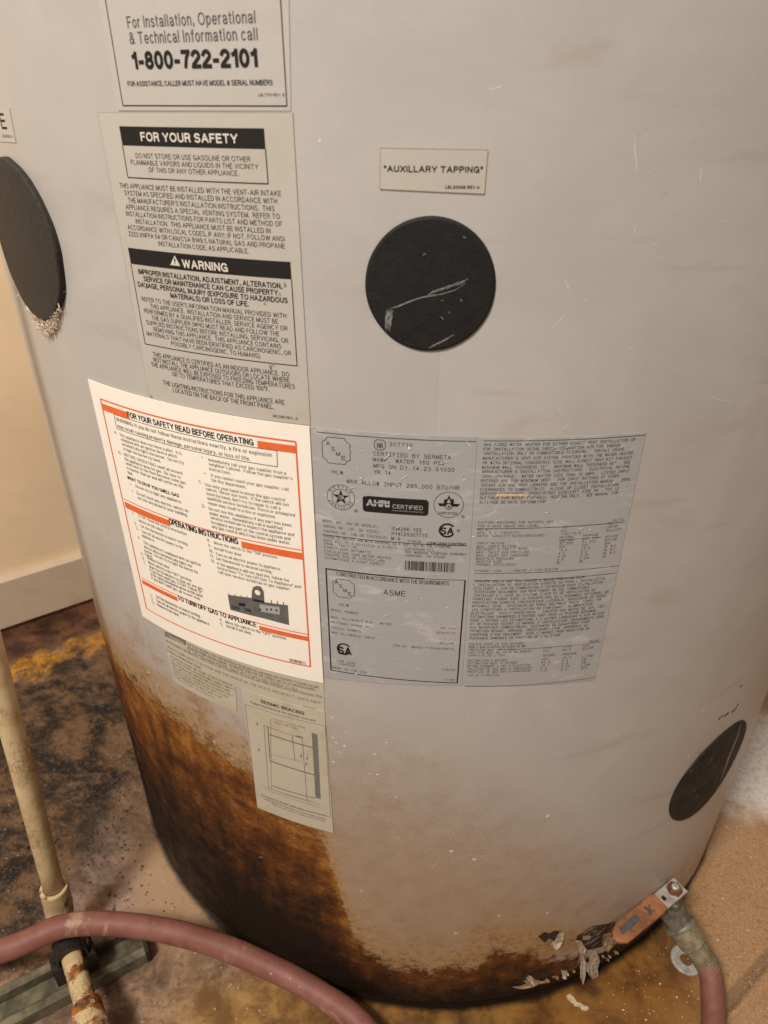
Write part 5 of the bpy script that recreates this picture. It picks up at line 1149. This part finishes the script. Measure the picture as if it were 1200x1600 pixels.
# ------------------------------------------------------------------ channel under the pipe with its black clamp
ch0, ch1 = at(-70, 1612, 0.014), at(220, 1463, 0.014)
cdx = Vector((ch1.x - ch0.x, ch1.y - ch0.y, 0)).normalized(); cdy = Vector((-cdx.y, cdx.x, 0)); CL_ = (Vector((ch1.x, ch1.y, 0)) - Vector((ch0.x, ch0.y, 0))).length
org = Vector((ch0.x, ch0.y, 0)); strut = tag(empty('strut_channel', org), 'greenish grey metal channel lying on the floor under the cream pipe', 'strut channel')
prof = [(-0.0190, 0.001), (0.0190, 0.001), (0.0190, 0.0145), (0.0170, 0.0165), (0.0125, 0.0165), (0.0105, 0.0145), (0.0105, 0.0032), (-0.0105, 0.0032), (-0.0105, 0.0145), (-0.0125, 0.0165), (-0.0170, 0.0165), (-0.0190, 0.0145)]
V = []; n = len(prof)
for i in range(13):
    for y, z in prof: V.append(cdx * (CL_ * i / 12) + cdy * y + UPV * (z + 0.0004 * mnoise.noise((i, y * 50, z * 50))))
Fc = [(i * n + j, i * n + (j + 1) % n, (i + 1) * n + (j + 1) % n, (i + 1) * n + j) for i in range(12) for j in range(n)]
def cpoly(base): return [tuple(base + a for a in q) for q in ((0, 1, 6, 7), (1, 2, 5, 6), (2, 3, 4, 5), (0, 7, 8, 11), (11, 8, 9, 10))]
Fc += cpoly(0) + [tuple(reversed(q)) for q in cpoly(12 * n)]
obj('channel', V, Fc, 'strut', strut)
V, Fc = plate([(-0.0195, 0.001), (0.0195, 0.001), (0.0195, 0.0172), (-0.0195, 0.0172)], cdx * CL_, cdy, UPV, cdx, 0.004, 0.001); obj('end_cap', V, Fc, 'black', strut)
# clamp where the pipe crosses
tcr = (org + cdx * 0 - EL); 
den = lowd.x * cdx.y - lowd.y * cdx.x
tt = ((org.x - EL.x) * cdx.y - (org.y - EL.y) * cdx.x) / den
X0 = EL + lowd * tt - org
V = []; Fc = []
for i, a_ in enumerate([math.radians(-20 + 220 * k / 16) for k in range(17)]):
    for rr, tl2 in ((0.0108, -0.009), (0.0132, -0.009), (0.0132, 0.009), (0.0108, 0.009)):
        V.append(Vector((X0.x, X0.y, 0.046)) + cdx * (rr * math.cos(a_)) + UPV * (rr * math.sin(a_)) + lowd * tl2)
for i in range(16):
    for j in range(4): Fc.append((i * 4 + j, i * 4 + (j + 1) % 4, (i + 1) * 4 + (j + 1) % 4, (i + 1) * 4 + j))
Fc += [(0, 3, 2, 1), (64, 65, 66, 67)]
clamp = obj('pipe_clamp', V, Fc, 'black', strut)
V, Fc = plate([(-0.018, -0.010), (0.018, -0.010), (0.018, 0.010), (-0.018, 0.010)], Vector((X0.x, X0.y, 0.0160)), cdx, lowd, UPV, 0.0255, 0.0015); obj('clamp_foot', V, Fc, 'black', clamp)
V, Fc = lathe(Vector((X0.x, X0.y, 0.0)) - cdx * 0.0125 + UPV * 0.0412, UPV, [(0, 0.0045), (0.005, 0.0045), (0.006, 0.0038)], 6); obj('clamp_bolt', V, Fc, 'black', clamp)
V, Fc = lathe(Vector((X0.x, X0.y, 0.0)) + cdx * 0.0125 + UPV * 0.0412, UPV, [(0, 0.0045), (0.005, 0.0045), (0.006, 0.0038)], 6); obj('clamp_bolt', V, Fc, 'black', clamp)

# ------------------------------------------------------------------ small things on the floor
wc = at(1072, 1500, 0.002)
V = []; Fc = []; n = 32
for r_, z_ in ((0.0055, 0.0008), (0.0055, 0.0032), (0.0062, 0.0036), (0.0128, 0.0036), (0.0138, 0.003), (0.0138, 0.0008)):
    for j in range(n): a = 2 * math.pi * j / n; V.append((r_ * math.cos(a), r_ * math.sin(a), z_))
for i in range(6):
    for j in range(n): Fc.append((i * n + j, i * n + (j + 1) % n, ((i + 1) % 6) * n + (j + 1) % n, ((i + 1) % 6) * n + j))
o = tag(obj('metal_washer', V, Fc, 'zinc'), 'flat pale metal washer lying on the floor under the drain valve', 'washer'); o.location = (wc.x, wc.y, 0)
pc = at(900, 1573, 0.0)
V = []; Fc = []
for i in range(9):
    t = i / 8; c = at(887 + 30 * t, 1556 + 27 * t + 3 * math.sin(t * 5), 0.0) - pc; wd = 0.0016 + 0.0014 * math.sin(t * 9) ** 2
    V += [Vector((c.x - wd, c.y - wd * .5, 0.0012 + 0.001 * math.sin(t * 7) ** 2)), Vector((c.x + wd, c.y + wd * .5, 0.0014))]
Fc = [(2 * i, 2 * i + 1, 2 * i + 3, 2 * i + 2) for i in range(8)]
o = tag(obj('paint_chip', V, Fc, 'palerub'), 'narrow cream chip of peeled paint on the brown stained floor', 'paint chip'); o.location = (pc.x, pc.y, 0)
md = o.modifiers.new('thickness', 'SOLIDIFY'); md.thickness = 0.0008; md.offset = -1
V = []; Fc = []
def bit(x, y, r):
    k = len(V); q = random.uniform(0, 6.28)
    V.extend([(x + r * math.cos(q + a) * random.uniform(.6, 1.1), y + r * math.sin(q + a) * random.uniform(.6, 1.1), 0.0004) for a in (0, 1.57, 3.14, 4.71)]); V.append((x, y, 0.0006 + r * 0.8))
    Fc.extend([(k, k + 1, k + 4), (k + 1, k + 2, k + 4), (k + 2, k + 3, k + 4), (k + 3, k, k + 4)])
for _ in range(520):
    p = at(random.triangular(850, 1260, 1180), random.uniform(1180, 1640), 0)
    if p.length > 0.372: bit(p.x, p.y, random.choice((0.0004, 0.0005, 0.0006, 0.0008, 0.0013 if random.random() < .3 else 0.0005)))
for _ in range(260):
    p = at(random.uniform(-20, 420), random.uniform(1060, 1620), 0)
    if p.length > 0.372: bit(p.x, p.y, random.choice((0.0004, 0.0006, 0.0009)))
gritV, gritF = V, Fc; V = []; Fc = []
for _ in range(1500):
    p = at(random.uniform(-30, 330), random.triangular(1050, 1480, 1180), 0)
    if p.length > 0.378 and p.x < -0.22: bit(p.x, p.y, random.choice((0.0006, 0.0009, 0.0012, 0.0018)) * random.uniform(0.7, 1.2))
V = [(a, b, c + 0.0012) for a, b, c in V]
tag(obj('dirt_crumbs', V, Fc, 'crumb'), 'brown and black crumbs of rusty dirt on the floor by the wall', 'dirt', kind='stuff')
V, Fc = gritV, gritF
tag(obj('grit', V, Fc, 'grit'), 'scattered white grit and flecks on the floor', 'grit', kind='stuff')
